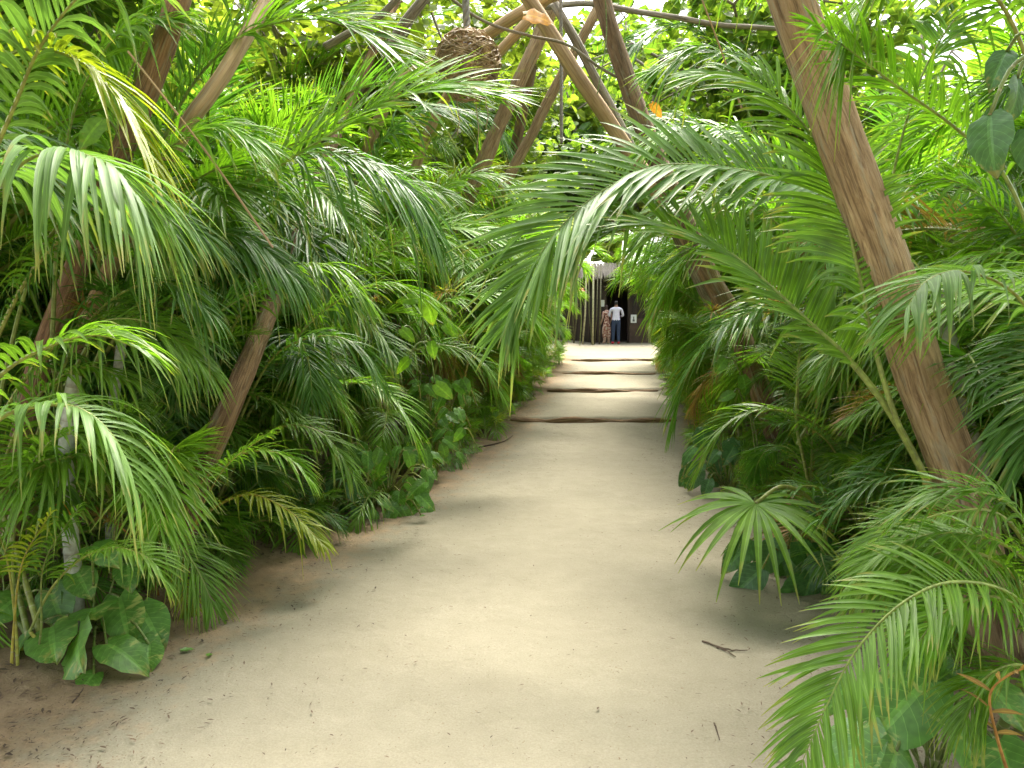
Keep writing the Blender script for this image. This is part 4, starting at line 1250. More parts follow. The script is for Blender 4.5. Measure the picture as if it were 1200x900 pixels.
# fan-shaped palm leaf
fr_root = ground_at(985, 4.5)
root = thing('fan_palm', 'fan-shaped palm leaf spreading its fingers over the sand', 'palm', fr_root)
c = at(885, 590, 4.2)
mb = MB()
mb.tube(catmull([fr_root + Vector((0, 0, -0.04)), at(960, 600, 4.4), at(920, 570, 4.25), c], 14), [0.012] * 15, n=6)
obj('leaf_stalk', mb.mesh('leaf_stalk', [STEM], fr_root, smooth=True), root)
rng = random.Random(9)
Tt = Vector((-0.35, -0.75, -0.25)).normalized()
Uu = Vector((-0.2, -0.35, 0.9))
Uu = (Uu - Tt * Uu.dot(Tt)).normalized()
Ss = Tt.cross(Uu)
for i in range(25):
    a = R(-135 + 270 * i / 24)
    d = (Tt * math.cos(a) + Ss * math.sin(a) + Uu * 0.12).normalized()
    lm = MB()
    lm.strip(c, d, Uu, 0.64 * (0.8 + 0.2 * math.cos(a)) * rng.uniform(0.93, 1.05), 0.044, 0.5 * rng.uniform(0.6, 1.4), seg=7, fold=0.4, w0=0.12)
    obj('leaf_finger', lm.mesh('leaf_finger', [GREEN], fr_root), root)

# ---------------------------------------------------------------- bromeliads
def bromeliad(px, py, d, rad, label, seed, mat=BROM):
    rng = random.Random(seed)
    c = at(px, py, d)
    mb = MB()
    root = thing('bromeliad', label, 'air plant', c)
    for k in range(30):
        a = k * 2.4
        e = rng.uniform(-0.3, 1.1)
        dv = Vector((math.cos(a) * math.cos(e), math.sin(a) * math.cos(e) - 0.3, math.sin(e))).normalized()
        lm = MB()
        lm.strip(Vector((0, 0, 0)), dv, Vector((0.1, 0.1, 1)), rad * rng.uniform(0.7, 1.2), rad * 0.09, rng.uniform(0.1, 0.6), seg=4, w0=0.9)
        obj('leaf', lm.mesh('leaf', [mat if k % 4 else YELLOW]), root)


bromeliad(98, 362, 3.95, 0.17, 'spiky reddish air plant under the coarse drooping leaflets', 1)
bromeliad(520, 342, 6.0, 0.14, 'small reddish air plant above the bright heart leaves', 2)
bromeliad(835, 365, 6.6, 0.16, 'brown air plant on the reddish right trunk', 3)
bromeliad(440, 352, 6.6, 0.10, 'tiny brown air plant deep in the left fronds', 4)

# ---------------------------------------------------------------- canopy trees
def leaf_disc(mb, p, nrm, s, rng):
    nrm = nrm.normalized()
    a = nrm.cross(Vector((rng.uniform(-1, 1), rng.uniform(-1, 1), rng.uniform(-1, 1)))).normalized()
    b_ = nrm.cross(a)
    b = len(mb.V)
    for (u, v, z, uu, vv) in ((-0.5, 0, 0, 0.5, 0), (-0.22, 0.42, 0.08, 0, 0.2), (0.25, 0.4, 0.06, 0, 0.5), (0.52, 0, -0.1, 0.5, 0.8), (0.25, -0.4, 0.06, 1, 0.5), (-0.22, -0.42, 0.08, 1, 0.2)):
        mb.V.append(p + a * (u * s) + b_ * (v * s) + nrm * (z * s))
        mb.U.append((uu, vv))
    mb.F += [(b, b + 1, b + 2, b + 3), (b, b + 3, b + 4, b + 5)]
    mb.MI += [0, 0]


def canopy_tree(label, base, fork, targets, seed, lmat, leaf=0.17, nb=9, nt=5, nl=9, r0=0.12, spread=1.1, group=None, bark=BARKG, name='canopy_tree'):
    rng = random.Random(seed)
    base = Vector(base)
    fork = Vector(fork)
    root = thing(name, label, 'tree', base, group)
    mb = MB()
    P = catmull([base + Vector((0, 0, -0.15)), base.lerp(fork, 0.5) + Vector((rng.uniform(-0.2, 0.2), rng.uniform(-0.2, 0.2), 0)), fork], 12)
    mb.tube(P, [r0 * (1 - 0.4 * i / 12) for i in range(13)], n=10, rough=0.12, seed=seed)
    obj('trunk', mb.mesh('trunk', [bark], base, smooth=True), root)
    lv = MB()
    for tg in targets:
        tg = Vector(tg)
        lm = MB()
        mid = fork.lerp(tg, 0.5) + Vector((rng.gauss(0, 0.25), rng.gauss(0, 0.25), rng.uniform(0, 0.4)))
        P = catmull([fork, mid, tg], 12)
        lm.tube(P, [r0 * 0.5 * (1 - 0.75 * i / 12) for i in range(13)], n=7, rough=0.1, seed=seed)
        for k in range(nb):
            q = P[rng.randint(4, 12)]
            dv = Vector((rng.gauss(0, 1), rng.gauss(0, 1), rng.gauss(0.05, 0.55)))
            L = rng.uniform(0.5, 1.0) * spread
            e = q + dv.normalized() * L
            P2 = catmull([q, q.lerp(e, 0.5) + Vector((0, 0, rng.uniform(-0.1, 0.15))), e], 5)
            lm.tube(P2, [0.02 * (1 - 0.13 * i) for i in range(6)], n=4, cap=False)
            for m in range(nt):
                q2 = P2[rng.randint(2, 5)]
                e2 = q2 + Vector((rng.gauss(0, 1), rng.gauss(0, 1), rng.gauss(0, 0.7))).normalized() * rng.uniform(0.2, 0.5) * spread
                lm.tube([q2, q2.lerp(e2, 0.5), e2], [0.006, 0.005, 0.003], n=3, cap=False)
                for j in range(nl):
                    pp = q2.lerp(e2, rng.uniform(0.2, 1.1)) + Vector((rng.gauss(0, 1), rng.gauss(0, 1), rng.gauss(0, 1))) * 0.07 * spread
                    leaf_disc(lv, pp, Vector((rng.gauss(0, 0.6), rng.gauss(0, 0.6), 0.8)), leaf * rng.uniform(0.6, 1.15), rng)
        obj('limb', lm.mesh('limb', [bark], base, smooth=True), root)
    obj('crown', lv.mesh('crown', [lmat], base), root)
    return root


GR = None
canopy_tree('round-leaved yellow-green tree roofing the path behind the woven lamp', (-3.4, 9.5, gz(-3.4, 9.5)), (-2.6, 9.8, 3.6),
            [(-1.6, 9.0, 4.8), (0.2, 10.5, 5.4), (-1.0, 12.0, 5.2), (-2.6, 11.0, 4.6), (-3.0, 8.5, 5.2), (-0.6, 9.6, 6.0), (0.6, 12.5, 6.4), (-1.8, 12.5, 6.2)], 101, GRAPE, nb=12)
canopy_tree('round-leaved tree roofing the path behind the smooth tan pole', (5.2, 12.0, gz(5.2, 12)), (4.6, 12.0, 3.4),
            [(3.2, 11.0, 4.6), (2.0, 12.5, 5.2), (3.8, 14.0, 4.8), (1.6, 13.6, 4.4), (4.6, 10.2, 5.2), (2.6, 10.4, 6.0), (1.6, 14.0, 6.4), (3.4, 13.0, 6.6), (3.8, 9.8, 5.4), (2.6, 9.4, 5.2), (4.8, 11.0, 6.2), (1.4, 11.4, 5.6)], 102, GRAPE, nb=12)
canopy_tree('green round-leaved tree spreading over the upper left fronds', (-4.6, 6.0, gz(-4.6, 6)), (-4.2, 6.2, 3.8),
            [(-2.6, 6.6, 5.2), (-3.4, 7.6, 4.6), (-1.2, 6.6, 5.8), (-4.4, 8.0, 5.0), (-2.4, 4.6, 5.6), (-0.4, 4.6, 6.2), (-1.6, 2.2, 6.2), (-0.6, 7.2, 6.4)], 103, GRAPE2, nb=12)
canopy_tree('green tree spreading above the big leaning trunk', (4.8, 5.5, gz(4.8, 5.5)), (4.5, 5.6, 3.8),
            [(3.0, 6.2, 5.0), (2.6, 7.4, 6.4), (1.8, 5.6, 6.0), (2.4, 3.6, 5.9), (4.2, 4.0, 5.4), (0.8, 4.0, 6.3), (1.2, 2.0, 6.4), (1.0, 7.4, 6.5)], 104, GRAPE2, nb=12)
canopy_tree('sparse yellow-green tree seen between the crossing poles', (-1.4, 17.0, gz(-1.4, 17)), (-0.8, 17.0, 3.6),
            [(0.0, 16.5, 4.4), (-0.2, 18.0, 5.4), (-0.8, 18.5, 5.6), (-1.8, 16.0, 4.8), (0.8, 15.6, 6.6), (0.2, 15.6, 6.2), (0.0, 18.0, 7.6), (-0.4, 17.5, 7.4), (-1.6, 17.5, 7.2)], 105, GRAPE, leaf=0.2, nb=13, spread=1.3)
canopy_tree('yellow-green tree on the right beyond the crossing poles', (6.2, 17.5, gz(6.2, 17.5)), (5.6, 17.5, 3.4),
            [(5.0, 17.0, 4.6), (5.0, 18.0, 5.4), (5.0, 19.0, 5.6), (6.4, 16.2, 5.2), (4.0, 16.0, 6.2), (4.6, 17.0, 7.4), (4.8, 15.6, 7.0), (5.2, 17.5, 7.2)], 106, GRAPE, leaf=0.2, nb=13, spread=1.3)
# withered leaves still hanging in the canopy
leafy('withered_leaf', 'big yellow withered leaf caught where the poles meet', 'leaf', at(615, 16, 6.8), [(at(614, 18, 6.8), Vector((0.95, -0.1, -0.05)), Vector((0.1, -0.8, 0.5)), 0.26)], LEAF_B, ORANGE, 11)
leafy('withered_leaf', 'small orange withered leaf above the huge arching frond', 'leaf', at(763, 120, 7.0), [(at(763, 121, 7.0), Vector((0.6, -0.1, -0.6)), Vector((0.1, -0.9, 0.3)), 0.16)], LEAF_B, ORANGE, 12)
leafy('withered_leaf', 'orange withered leaf hanging on the pale palm stem', 'leaf', at(68, 588, 3.62), [(at(68, 590, 3.6), Vector((0.6, -0.1, -0.5)), Vector((0.1, -0.8, 0.5)), 0.085)], LEAF_B, ORANGE, 13)

# ---------------------------------------------------------------- woven lamp and hanging cords
ROPE = simple('rope_fibre', (0.26, 0.24, 0.21), 0.9, 40)
RATTAN = simple('rattan', (0.36, 0.25, 0.14), 0.7, 12, 0.4)


def rope(label, p0, p1, r, seed, name='hanging_rope', parent=None, org=None):
    o0 = Vector(org) if org else Vector(p1)
    L = (p0 - p1).length
    n = int(L / (r * 1.1))
    ax = (p0 - p1).normalized()
    a = ax.cross(Vector((0, 1, 0))).normalized()
    b = ax.cross(a)
    mb = MB()
    for s in range(3):
        pts = []
        for i in range(n + 1):
            t = i / n
            an = t * L / (r * 7) * 2 * math.pi + s * 2.094
            pts.append(p1.lerp(p0, t) + (a * math.cos(an) + b * math.sin(an)) * r * 0.55)
        mb.tube(pts, r * 0.55, n=5)
    me = mb.mesh(name, [ROPE], o0, smooth=True)
    if parent:
        return obj(name, me, parent)
    return tag(obj(name, me, None, o0), label, 'rope')


lc = at(548, 78, 6.6)
lamp = thing('woven_lamp', 'bell-shaped woven twig lamp hanging from a twisted rope', 'lamp', lc + Vector((0, 0, -0.30)))
lo = lc + Vector((0, 0, -0.30))
rng = random.Random(77)


def lamp_pt(a, h):
    """shade surface: angle a, h from 0 (bottom) to 1 (top)"""
    z = -0.24 + 0.52 * h
    if h > 0.45:
        r = 0.265 * math.sqrt(max(0.0, 1 - ((h - 0.45) / 0.57) ** 2.4))
    else:
        r = 0.265 - 0.12 * ((0.45 - h) / 0.45) ** 1.2
    return lc + Vector((math.cos(a) * r, math.sin(a) * r, z))


mb = MB()
for k in range(420):
    a, h = rng.uniform(0, 6.28), rng.uniform(0.05, 0.97)
    da, dh = rng.uniform(0.5, 1.6) * rng.choice((-1, 1)), rng.uniform(-0.45, 0.45)
    pts = []
    j = rng.uniform(0.93, 1.05)
    for i in range(9):
        t = i / 8
        p = lamp_pt(a + da * t, max(0.0, min(1.0, h + dh * t)))
        pts.append(lc + (p - lc) * j + Vector((rng.gauss(0, 0.004), rng.gauss(0, 0.004), rng.gauss(0, 0.004))))
    mb.tube(pts, rng.uniform(0.0045, 0.008), n=4, cap=False)
for h in (0.02, 0.25, 0.45, 0.7, 0.92):
    mb.tube([lamp_pt(i / 20 * 2 * math.pi, h) for i in range(21)], 0.007, n=5, cap=False)
tag(obj('shade', mb.mesh('shade', [RATTAN], lo), lamp), kind='stuff')
mb = MB()
mb.tube([lc + Vector((0, 0, z)) for z in (0.22, 0.1, 0.02, -0.04, -0.10)], [0.035, 0.04, 0.05, 0.055, 0.02], n=12)
obj('bulb_holder', mb.mesh('bulb_holder', [simple('lamp_holder', (0.4, 0.4, 0.42), 0.4)], lo, smooth=True), lamp)
rope('', at(540, -120, 6.6), lc + Vector((0, 0, 0.26)), 0.032, 1, 'rope', lamp, lo)
for k, (dx, L) in enumerate(((-0.1, 0.42), (0.06, 0.6), (0.14, 0.35))):
    mb = MB()
    b0 = lc + Vector((dx, 0, -0.22))
    mb.tube([b0, b0 + Vector((0.03, 0, -L * 0.5)), b0 + Vector((0.01, 0, -L * 0.8))], 0.004, n=5)
    obj('hanging_fibre', mb.mesh('hanging_fibre', [RATTAN], lo), lamp)
rope('thin dark cord hanging straight down between the crossing poles', at(657, -60, 8.0), at(658, 168, 8.0), 0.018, 2, 'hanging_cord')
for k, (x0, y0, x1, y1, d, lab) in enumerate([(708, -20, 700, 110, 7.0, 'slender green liana hanging beside the reddish trunk top'),
                                              (815, -20, 870, 130, 5.5, 'dry twig-like liana hanging by the big leaning trunk'),
                                              (150, 60, 320, 290, 3.8, 'long thin tendril slanting across the upper left fronds')]):
    p0, p1 = at(x0, y0, d), at(x1, y1, d)
    mb = MB()
    P = catmull([p0, p0.lerp(p1, 0.4) + Vector((0.05, 0.05, -0.06)), p1], 12)
    mb.tube(P, 0.006, n=5)
    tag(obj('liana', mb.mesh('liana', [STEM if k == 0 else BARKT], p1), None, p1), lab, 'liana')

# ---------------------------------------------------------------- building beyond the steps
WOOD = barkmat('dark_wood', (0.018, 0.010, 0.007), (0.040, 0.023, 0.015), (0.065, 0.040, 0.026), su=1.0, sv=0.6, bump=0.2, rough=0.6, lich=0.0)
PAPER = simple('white_paper', (0.75, 0.75, 0.72), 0.7, 3, 0.05)
BAMB = stemmat('bamboo_pale', (0.50, 0.46, 0.30), (0.40, 0.38, 0.22), ring=(0.22, 0.2, 0.12), freq=3)
THATCH = simple('thatch', (0.13, 0.115, 0.09), 0.95, 25, 0.35)
FLOORZ = gz(4.0, 28.5)
by = 29.6
bo = Vector((4.0, by, FLOORZ))
hut = thing('wooden_hut', 'dark plank-walled hut with a pale thatched eave at the end of the path', 'hut', bo)


def bpart(name, boxes, mat, parent=hut, org=bo):
    mb = MB()
    for a, b in boxes:
        mb.box(a, b)
    return obj(name, mb.mesh(name, [mat], org), parent)


wall = bpart('wall', [((0.6, by + 0.06, FLOORZ - 0.1), (3.25, by + 0.16, 3.1)), ((4.45, by + 0.06, FLOORZ - 0.1), (8.6, by + 0.16, 3.1)), ((3.25, by + 0.06, 2.55), (4.45, by + 0.16, 3.1))], WOOD)
x = 0.62
rng = random.Random(4)
plank_mb = MB()
plank_mb.box((0, 0, 0), (0.17, 0.035, 2.66))
plank_me = plank_mb.mesh('plank', [WOOD])
while x < 8.4:
    if not (3.08 < x < 4.46):
        o = obj('plank', plank_me, wall, Vector((x, by + 0.02 + rng.uniform(0, 0.012), FLOORZ - 0.02)) - bo)
    x += 0.182
room = bpart('dark_room', [((3.0, by + 2.6, FLOORZ - 0.1), (4.8, by + 2.7, 3.1)), ((2.9, by + 0.17, FLOORZ - 0.1), (3.0, by + 2.7, 3.1)), ((4.8, by + 0.17, FLOORZ - 0.1), (4.9, by + 2.7, 3.1)), ((2.9, by + 0.17, 3.0), (4.9, by + 2.7, 3.08))], WOOD)
door = bpart('door', [((3.27, by + 0.0, FLOORZ + 0.02), (3.62, by + 0.05, 2.5))], WOOD)
bpart('door_handle', [((3.56, by - 0.03, 1.25), (3.59, by - 0.004, 1.45))], PAPER, door)
bpart('half_door', [((4.5, by - 0.13, FLOORZ), (5.32, by - 0.06, 1.28))], simple('brown_board', (0.075, 0.042, 0.028), 0.6, 6, 0.3))
bpart('door_beam', [((3.2, by - 0.05, 2.5), (4.5, by + 0.015, 2.6))], WOOD)
INK = simple('printed_ink', (0.12, 0.12, 0.12), 0.7, 5, 0.1)
nA = bpart('paper_notice', [((3.41, by - 0.012, 1.74), (3.54, by - 0.003, 1.99))], PAPER)
nB = bpart('paper_notice', [((4.54, by - 0.148, 1.12), (4.76, by - 0.135, 1.43))], PAPER)
tag(nA, 'narrow white notice on the door')
tag(nB, 'white notice with a dark printed figure')
bpart('print', [((4.61, by - 0.152, 1.17), (4.69, by - 0.149, 1.25)), ((4.63, by - 0.152, 1.25), (4.67, by - 0.149, 1.36))], INK, nB)
# thatched eave: layered fringe
roof = MB()
rng = random.Random(8)
roof.box((0.2, by - 0.9, 2.86), (9.0, by + 3.4, 2.90))
ro = obj('roof', roof.mesh('roof', [THATCH], bo), hut)
fr = MB()
for k in range(900):
    x = rng.uniform(0.2, 9.0)
    lay = rng.randrange(2)
    p = Vector((x, by - 0.95 + lay * 0.28, 2.92 + lay * 0.16 + rng.uniform(0, 0.04)))
    fr.strip(p + Vector((0, 0.5, 0.28)), Vector((rng.gauss(0, 0.06), -0.85, -0.5)).normalized(), Vector((0, -0.4, 0.9)), rng.uniform(0.62, 0.8), 0.07, 0.15, seg=2)
tag(obj('thatch', fr.mesh('thatch', [THATCH], bo), ro), kind='stuff')
for k, (px, r) in enumerate([(761, 0.055), (640, 0.06)]):
    X = (px - 600) / F_PX * (by - 0.7)
    mb = MB()
    mb.tube([Vector((X, by - 0.7, FLOORZ - 0.1)), Vector((X + 0.01, by - 0.7, 1.6)), Vector((X, by - 0.7, 2.95))], r, n=10)
    obj('eave_post', mb.mesh('eave_post', [BAMB], bo, smooth=True), hut)
WOODST = stemmat('bamboo_dark', (0.14, 0.12, 0.05), (0.10, 0.10, 0.04), ring=(0.06, 0.05, 0.03), freq=3)
# bamboo stems left of the door
for k, (px, r, d, lab) in enumerate([(694.5, 0.035, 27.5, None), (685.5, 0.03, 27.6, None), (690, 0.022, 28.2, None), (699, 0.022, 28.3, None), (703, 0.026, 28.2, None), (680, 0.022, 28.0, None), (676, 0.024, 27.8, None), (671, 0.024, 28.0, None)]):
    X = (px - 600) / F_PX * d
    mb = MB()
    z0 = gz(X, d) - 0.05
    tp = 0.12 * math.sin(k * 2.3)
    mb.tube([Vector((X - tp, d, z0)), Vector((X, d, 1.5)), Vector((X + 0.3 * tp, d, 3.2))], [r, r, r * 0.8], n=8)
    o = obj('bamboo_stem', mb.mesh('bamboo_stem', [BAMB if k < 2 else WOODST], (X - tp, d, z0), smooth=True), None, (X - tp, d, z0))
    tag(o, 'slim upright bamboo stem left of the hut door', 'bamboo', 'bamboo stems beside the hut door')

# ---------------------------------------------------------------- people
def person(label, loc, joints, edges, mats, pick, facing=0, scale=1.0, extra=None):
    me = bpy.data.meshes.new('person')
    names = list(joints)
    me.from_pydata([joints[n][0] for n in names], [], [(names.index(a), names.index(b)) for a, b in edges])
    tmp = bpy.data.objects.new('tmp', me)
    C.objects.link(tmp)
    sk = tmp.modifiers.new('skin', 'SKIN')
    for i, n in enumerate(names):
        r = joints[n][1]
        me.skin_vertices[0].data[i].radius = r if isinstance(r, tuple) else (r, r)
    me.skin_vertices[0].data[names.index('pelvis')].use_root = True
    ss = tmp.modifiers.new('sub', 'SUBSURF')
    ss.levels = ss.render_levels = 2
    dg = bpy.context.evaluated_depsgraph_get()
    m2 = bpy.data.meshes.new_from_object(tmp.evaluated_get(dg))
    bpy.data.objects.remove(tmp)
    m2.name = 'person'
    m2.materials.clear()
    for m in mats:
        m2.materials.append(m)
    for p in m2.polygons:
        p.material_index = pick(p.center)
        p.use_smooth = True
    o = obj('person', m2, None, loc)
    o.rotation_euler = (0, 0, facing)
    o.scale = (scale,) * 3
    return tag(o, label, 'person')


SKIN = simple('skin', (0.22, 0.12, 0.08), 0.5, 20, 0.1)
SHIRT = simple('lilac_shirt', (0.58, 0.56, 0.68), 0.8, 30, 0.12)
NAVY = simple('navy_trousers', (0.025, 0.04, 0.085), 0.85, 30, 0.2)
RED = simple('red_shoes', (0.62, 0.04, 0.06), 0.5, 20, 0.2)
HAIR = simple('dark_hair', (0.012, 0.010, 0.010), 0.5, 30, 0.3)


def dressmat():
    m, t, p = newmat('printed_dress')
    tc = N(t, 'ShaderNodeTexCoord')
    n = N(t, 'ShaderNodeTexNoise', Scale=14.0, Detail=3.0)
    t.links.new(tc.outputs['Object'], n.inputs['Vector'])
    r = ramp(t, n.outputs[0], [(0.40, (0.13, 0.035, 0.025)), (0.50, (0.40, 0.17, 0.11)), (0.62, (0.60, 0.48, 0.38))])
    t.links.new(r.outputs[0], p.inputs['Base Color'])
    return m


J = {'pelvis': ((0, 0, 0.93), (0.165, 0.12)), 'waist': ((0, 0.0, 1.08), (0.15, 0.11)), 'chest': ((0, 0.0, 1.28), (0.175, 0.12)), 'shoul': ((0, 0.0, 1.40), (0.13, 0.09)),
     'neck': ((0, 0.01, 1.49), 0.055), 'head0': ((0, 0.03, 1.57), (0.075, 0.085)), 'head1': ((0, 0.035, 1.66), (0.082, 0.095)), 'head2': ((0, 0.03, 1.725), (0.05, 0.06)),
     'shl': ((-0.20, 0, 1.385), 0.062), 'ell': ((-0.27, 0.06, 1.13), 0.048), 'wrl': ((-0.17, 0.26, 1.08), 0.034), 'hal': ((-0.12, 0.33, 1.09), (0.038, 0.025)),
     'shr': ((0.20, 0, 1.385), 0.062), 'elr': ((0.29, 0.05, 1.13), 0.048), 'wrr': ((0.19, 0.26, 1.10), 0.034), 'har': ((0.13, 0.33, 1.12), (0.038, 0.025)),
     'hil': ((-0.09, 0, 0.86), 0.105), 'knl': ((-0.10, 0.02, 0.49), 0.075), 'anl': ((-0.11, -0.01, 0.10), 0.060), 'tol': ((-0.12, 0.14, 0.035), (0.045, 0.035)), 'hel': ((-0.11, -0.04, 0.04), 0.04),
     'hir': ((0.09, 0, 0.86), 0.105), 'knr': ((0.10, 0.02, 0.49), 0.075), 'anr': ((0.11, -0.01, 0.10), 0.060), 'tor': ((0.12, 0.14, 0.035), (0.045, 0.035)), 'her': ((0.11, -0.04, 0.04), 0.04)}
E = [('pelvis', 'waist'), ('waist', 'chest'), ('chest', 'shoul'), ('shoul', 'neck'), ('neck', 'head0'), ('head0', 'head1'), ('head1', 'head2'),
     ('shoul', 'shl'), ('shl', 'ell'), ('ell', 'wrl'), ('wrl', 'hal'), ('shoul', 'shr'), ('shr', 'elr'), ('elr', 'wrr'), ('wrr', 'har'),
     ('pelvis', 'hil'), ('hil', 'knl'), ('knl', 'anl'), ('anl', 'tol'), ('anl', 'hel'), ('pelvis', 'hir'), ('hir', 'knr'), ('knr', 'anr'), ('anr', 'tor'), ('anr', 'her')]


def pick_man(c):
    if c.z < 0.11: return 3
    if c.z < 0.96 and not (abs(c.x) > 0.2 and c.z > 0.9): return 2
    if c.z > 1.47: return 4 if (c.z > 1.56 and c.y < 0.09) else 0
    if c.y > 0.17 and c.z < 1.2: return 0
    return 1


pm = Vector(((721.5 - 600) / F_PX * 28.3, 28.3, 0))
pm.z = gz(pm.x, pm.y) - 0.01
person('person in a lilac shirt, navy trousers and red shoes facing the hut', pm, J, E, [SKIN, SHIRT, NAVY, RED, HAIR], pick_man, scale=0.93)
JW = {k: v for k, v in J.items()}
JW.update({'pelvis': ((0, 0, 0.93), (0.17, 0.13)), 'waist': ((0, 0, 1.08), (0.12, 0.095)), 'chest': ((0, 0, 1.26), (0.14, 0.115)),
           'hil': ((-0.07, 0, 0.80), (0.13, 0.12)), 'knl': ((-0.09, 0.03, 0.48), (0.12, 0.13)), 'hir': ((0.07, 0, 0.80), (0.13, 0.12)), 'knr': ((0.09, -0.02, 0.48), (0.12, 0.13)),
           'anl': ((-0.08, -0.01, 0.10), 0.045), 'anr': ((0.10, -0.05, 0.10), 0.045), 'ell': ((-0.24, -0.04, 1.12), 0.04), 'wrl': ((-0.22, 0.10, 0.92), 0.03), 'hal': ((-0.21, 0.15, 0.86), (0.034, 0.022)),
           'elr': ((0.24, -0.04, 1.12), 0.04), 'wrr': ((0.25, 0.08, 0.92), 0.03), 'har': ((0.25, 0.13, 0.86), (0.034, 0.022))})


def pick_woman(c):
    if c.z > 1.50: return 2 if (c.z > 1.6 or c.y < 0.06) else 0
    if c.z < 0.28: return 0
    if abs(c.x) > 0.19 and c.z < 1.3: return 0
    return 1


pw = Vector(((710.5 - 600) / F_PX * 28.6, 28.6, 0))
pw.z = gz(pw.x, pw.y) - 0.01
SKINL = simple('skin_light', (0.42, 0.27, 0.19), 0.5, 20, 0.1)
person('person in a red-brown printed dress standing next to the lilac shirt', pw, JW, E, [SKINL, dressmat(), simple('brown_hair', (0.05, 0.03, 0.02), 0.5, 30, 0.3)], pick_woman, facing=0.5, scale=0.84)

# red flower by the bamboo
fl = at(680, 340, 26.5)
mbp = MB()
fb = Vector((fl.x, fl.y, gz(fl.x, fl.y)))
fp = thing('red_flower', 'bright red flower on a tall stalk beside the bamboo stems', 'flower', fb)
mbp.tube([fb, fb.lerp(fl, 0.5) + Vector((0.05, 0, 0)), fl], 0.012, n=5)
obj('stalk', mbp.mesh('stalk', [STEM], fb), fp)
for k in range(9):
    a = k * 0.7
    lm = MB()
    lm.strip(fl, Vector((math.cos(a), math.sin(a) * 0.6, math.sin(a * 1.7) * 0.7)).normalized(), Vector((0, -0.7, 0.7)), 0.17, 0.10, 0.2, seg=3, w0=0.4)
    obj('petal', lm.mesh('petal', [RED], fb), fp)

# ---------------------------------------------------------------- thicket of palms on both sides
rp = random.Random(21)
MIXG = [GREEN, GREEN, GREEN, DEEP, DEEP, BRIGHT]
MIXB = [GREEN, BRIGHT, BRIGHT, YELLOW]  # brighter, yellower leaf colours put a sunlit look on the farther palms


def side_x(y, off, left):
    return cx(y) + (-1 if left else 1) * (hw(y) + off)


def mark(y, left):
    if y < 5.0: return 'beside the yellow-stemmed clump' if left else 'beside the fan-shaped leaf'
    if y < 7.0: return 'behind the bulging leafy shrub' if left else 'below the reddish right trunk'
    if y < 9.6: return 'by the small grey stone' if left else 'just beyond the reddish right trunk'
    if y < 13.0: return 'at the lowest twisted log step'
    if y < 16.0: return 'at the second log step'
    if y < 19.0: return 'at the third log step'
    if y < 21.6: return 'at the topmost log step'
    return 'at the sunny forecourt'


for left in (True, False):
    sd = 'left' if left else 'right'
    # front edge: young ferny palms
    y = 3.6
    while y < 25:
        x = side_x(y, rp.uniform(0.0, 0.35), left)
        if y > 20.4: x += (-0.7 if left else 0.7)
        if not (left and y < 5.2):
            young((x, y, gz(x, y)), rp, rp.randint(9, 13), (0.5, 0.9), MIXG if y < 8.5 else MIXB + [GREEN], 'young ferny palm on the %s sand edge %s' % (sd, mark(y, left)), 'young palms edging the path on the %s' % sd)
        y += rp.uniform(0.42, 0.75) * (1 + y * 0.02)
    # second row: clumping areca palms, about head height
    y = 4.4
    while y < 24:
        x = side_x(y, rp.uniform(0.45, 0.9), left)
        if y > 20: x += (-0.8 if left else 0.8)
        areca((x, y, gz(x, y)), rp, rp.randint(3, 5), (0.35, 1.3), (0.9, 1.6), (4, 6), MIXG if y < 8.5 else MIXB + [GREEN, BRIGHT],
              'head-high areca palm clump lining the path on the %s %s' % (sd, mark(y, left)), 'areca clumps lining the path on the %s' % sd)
        y += rp.uniform(0.8, 1.15)
    # third row: taller palms reaching over the path
    y = 4.2
    while y < 22:
        x = side_x(y, rp.uniform(1.2, 2.0), left)
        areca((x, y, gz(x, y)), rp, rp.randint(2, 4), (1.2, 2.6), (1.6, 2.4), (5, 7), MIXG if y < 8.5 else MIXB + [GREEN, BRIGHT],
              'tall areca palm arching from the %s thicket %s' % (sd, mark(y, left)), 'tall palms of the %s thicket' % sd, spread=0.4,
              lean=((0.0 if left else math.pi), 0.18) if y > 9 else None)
        y += rp.uniform(0.9, 1.4)
    # palms leaning in to close the vault above the steps
    y = 9.0
    while y < 15.5:
        x = side_x(y, rp.uniform(0.5, 1.1), left)
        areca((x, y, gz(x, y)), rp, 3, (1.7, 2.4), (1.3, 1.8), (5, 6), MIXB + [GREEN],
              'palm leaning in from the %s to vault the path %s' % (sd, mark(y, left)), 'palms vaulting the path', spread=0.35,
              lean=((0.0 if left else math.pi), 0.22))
        y += rp.uniform(1.3, 1.9)
    # back rows closing the view
    for row in range(2):
        y = 4.5 + row
        while y < 27:
            x = side_x(y, rp.uniform(2.6, 3.8) + row * 2.0, left)
            areca((x, y, gz(x, y)), rp, rp.randint(2, 4), (1.0, 3.4), (1.8, 2.8), (5, 7), MIXG + [BRIGHT],
                  'tall palm deep in the back of the %s thicket, %s' % (sd, mark(y, left)), 'palms at the back of the %s thicket' % sd, spread=0.6)
            y += rp.uniform(1.5, 2.2)
    # fan palms scattered in the understorey
    for (y, off, h) in ([(5.6, 0.9, 0.7), (7.8, 0.7, 0.9), (10.4, 0.9, 1.3)] if left else [(4.9, 1.1, 0.5), (8.8, 0.8, 0.9)]):
        x = side_x(y, off, left)
        fanpalm((x, y, gz(x, y)), rp, 9, h, 0.5, [DEEP, DEEP, GREEN], 'dark fan palm half hidden in the %s understorey' % sd, 'fan palms of the %s understorey' % sd)
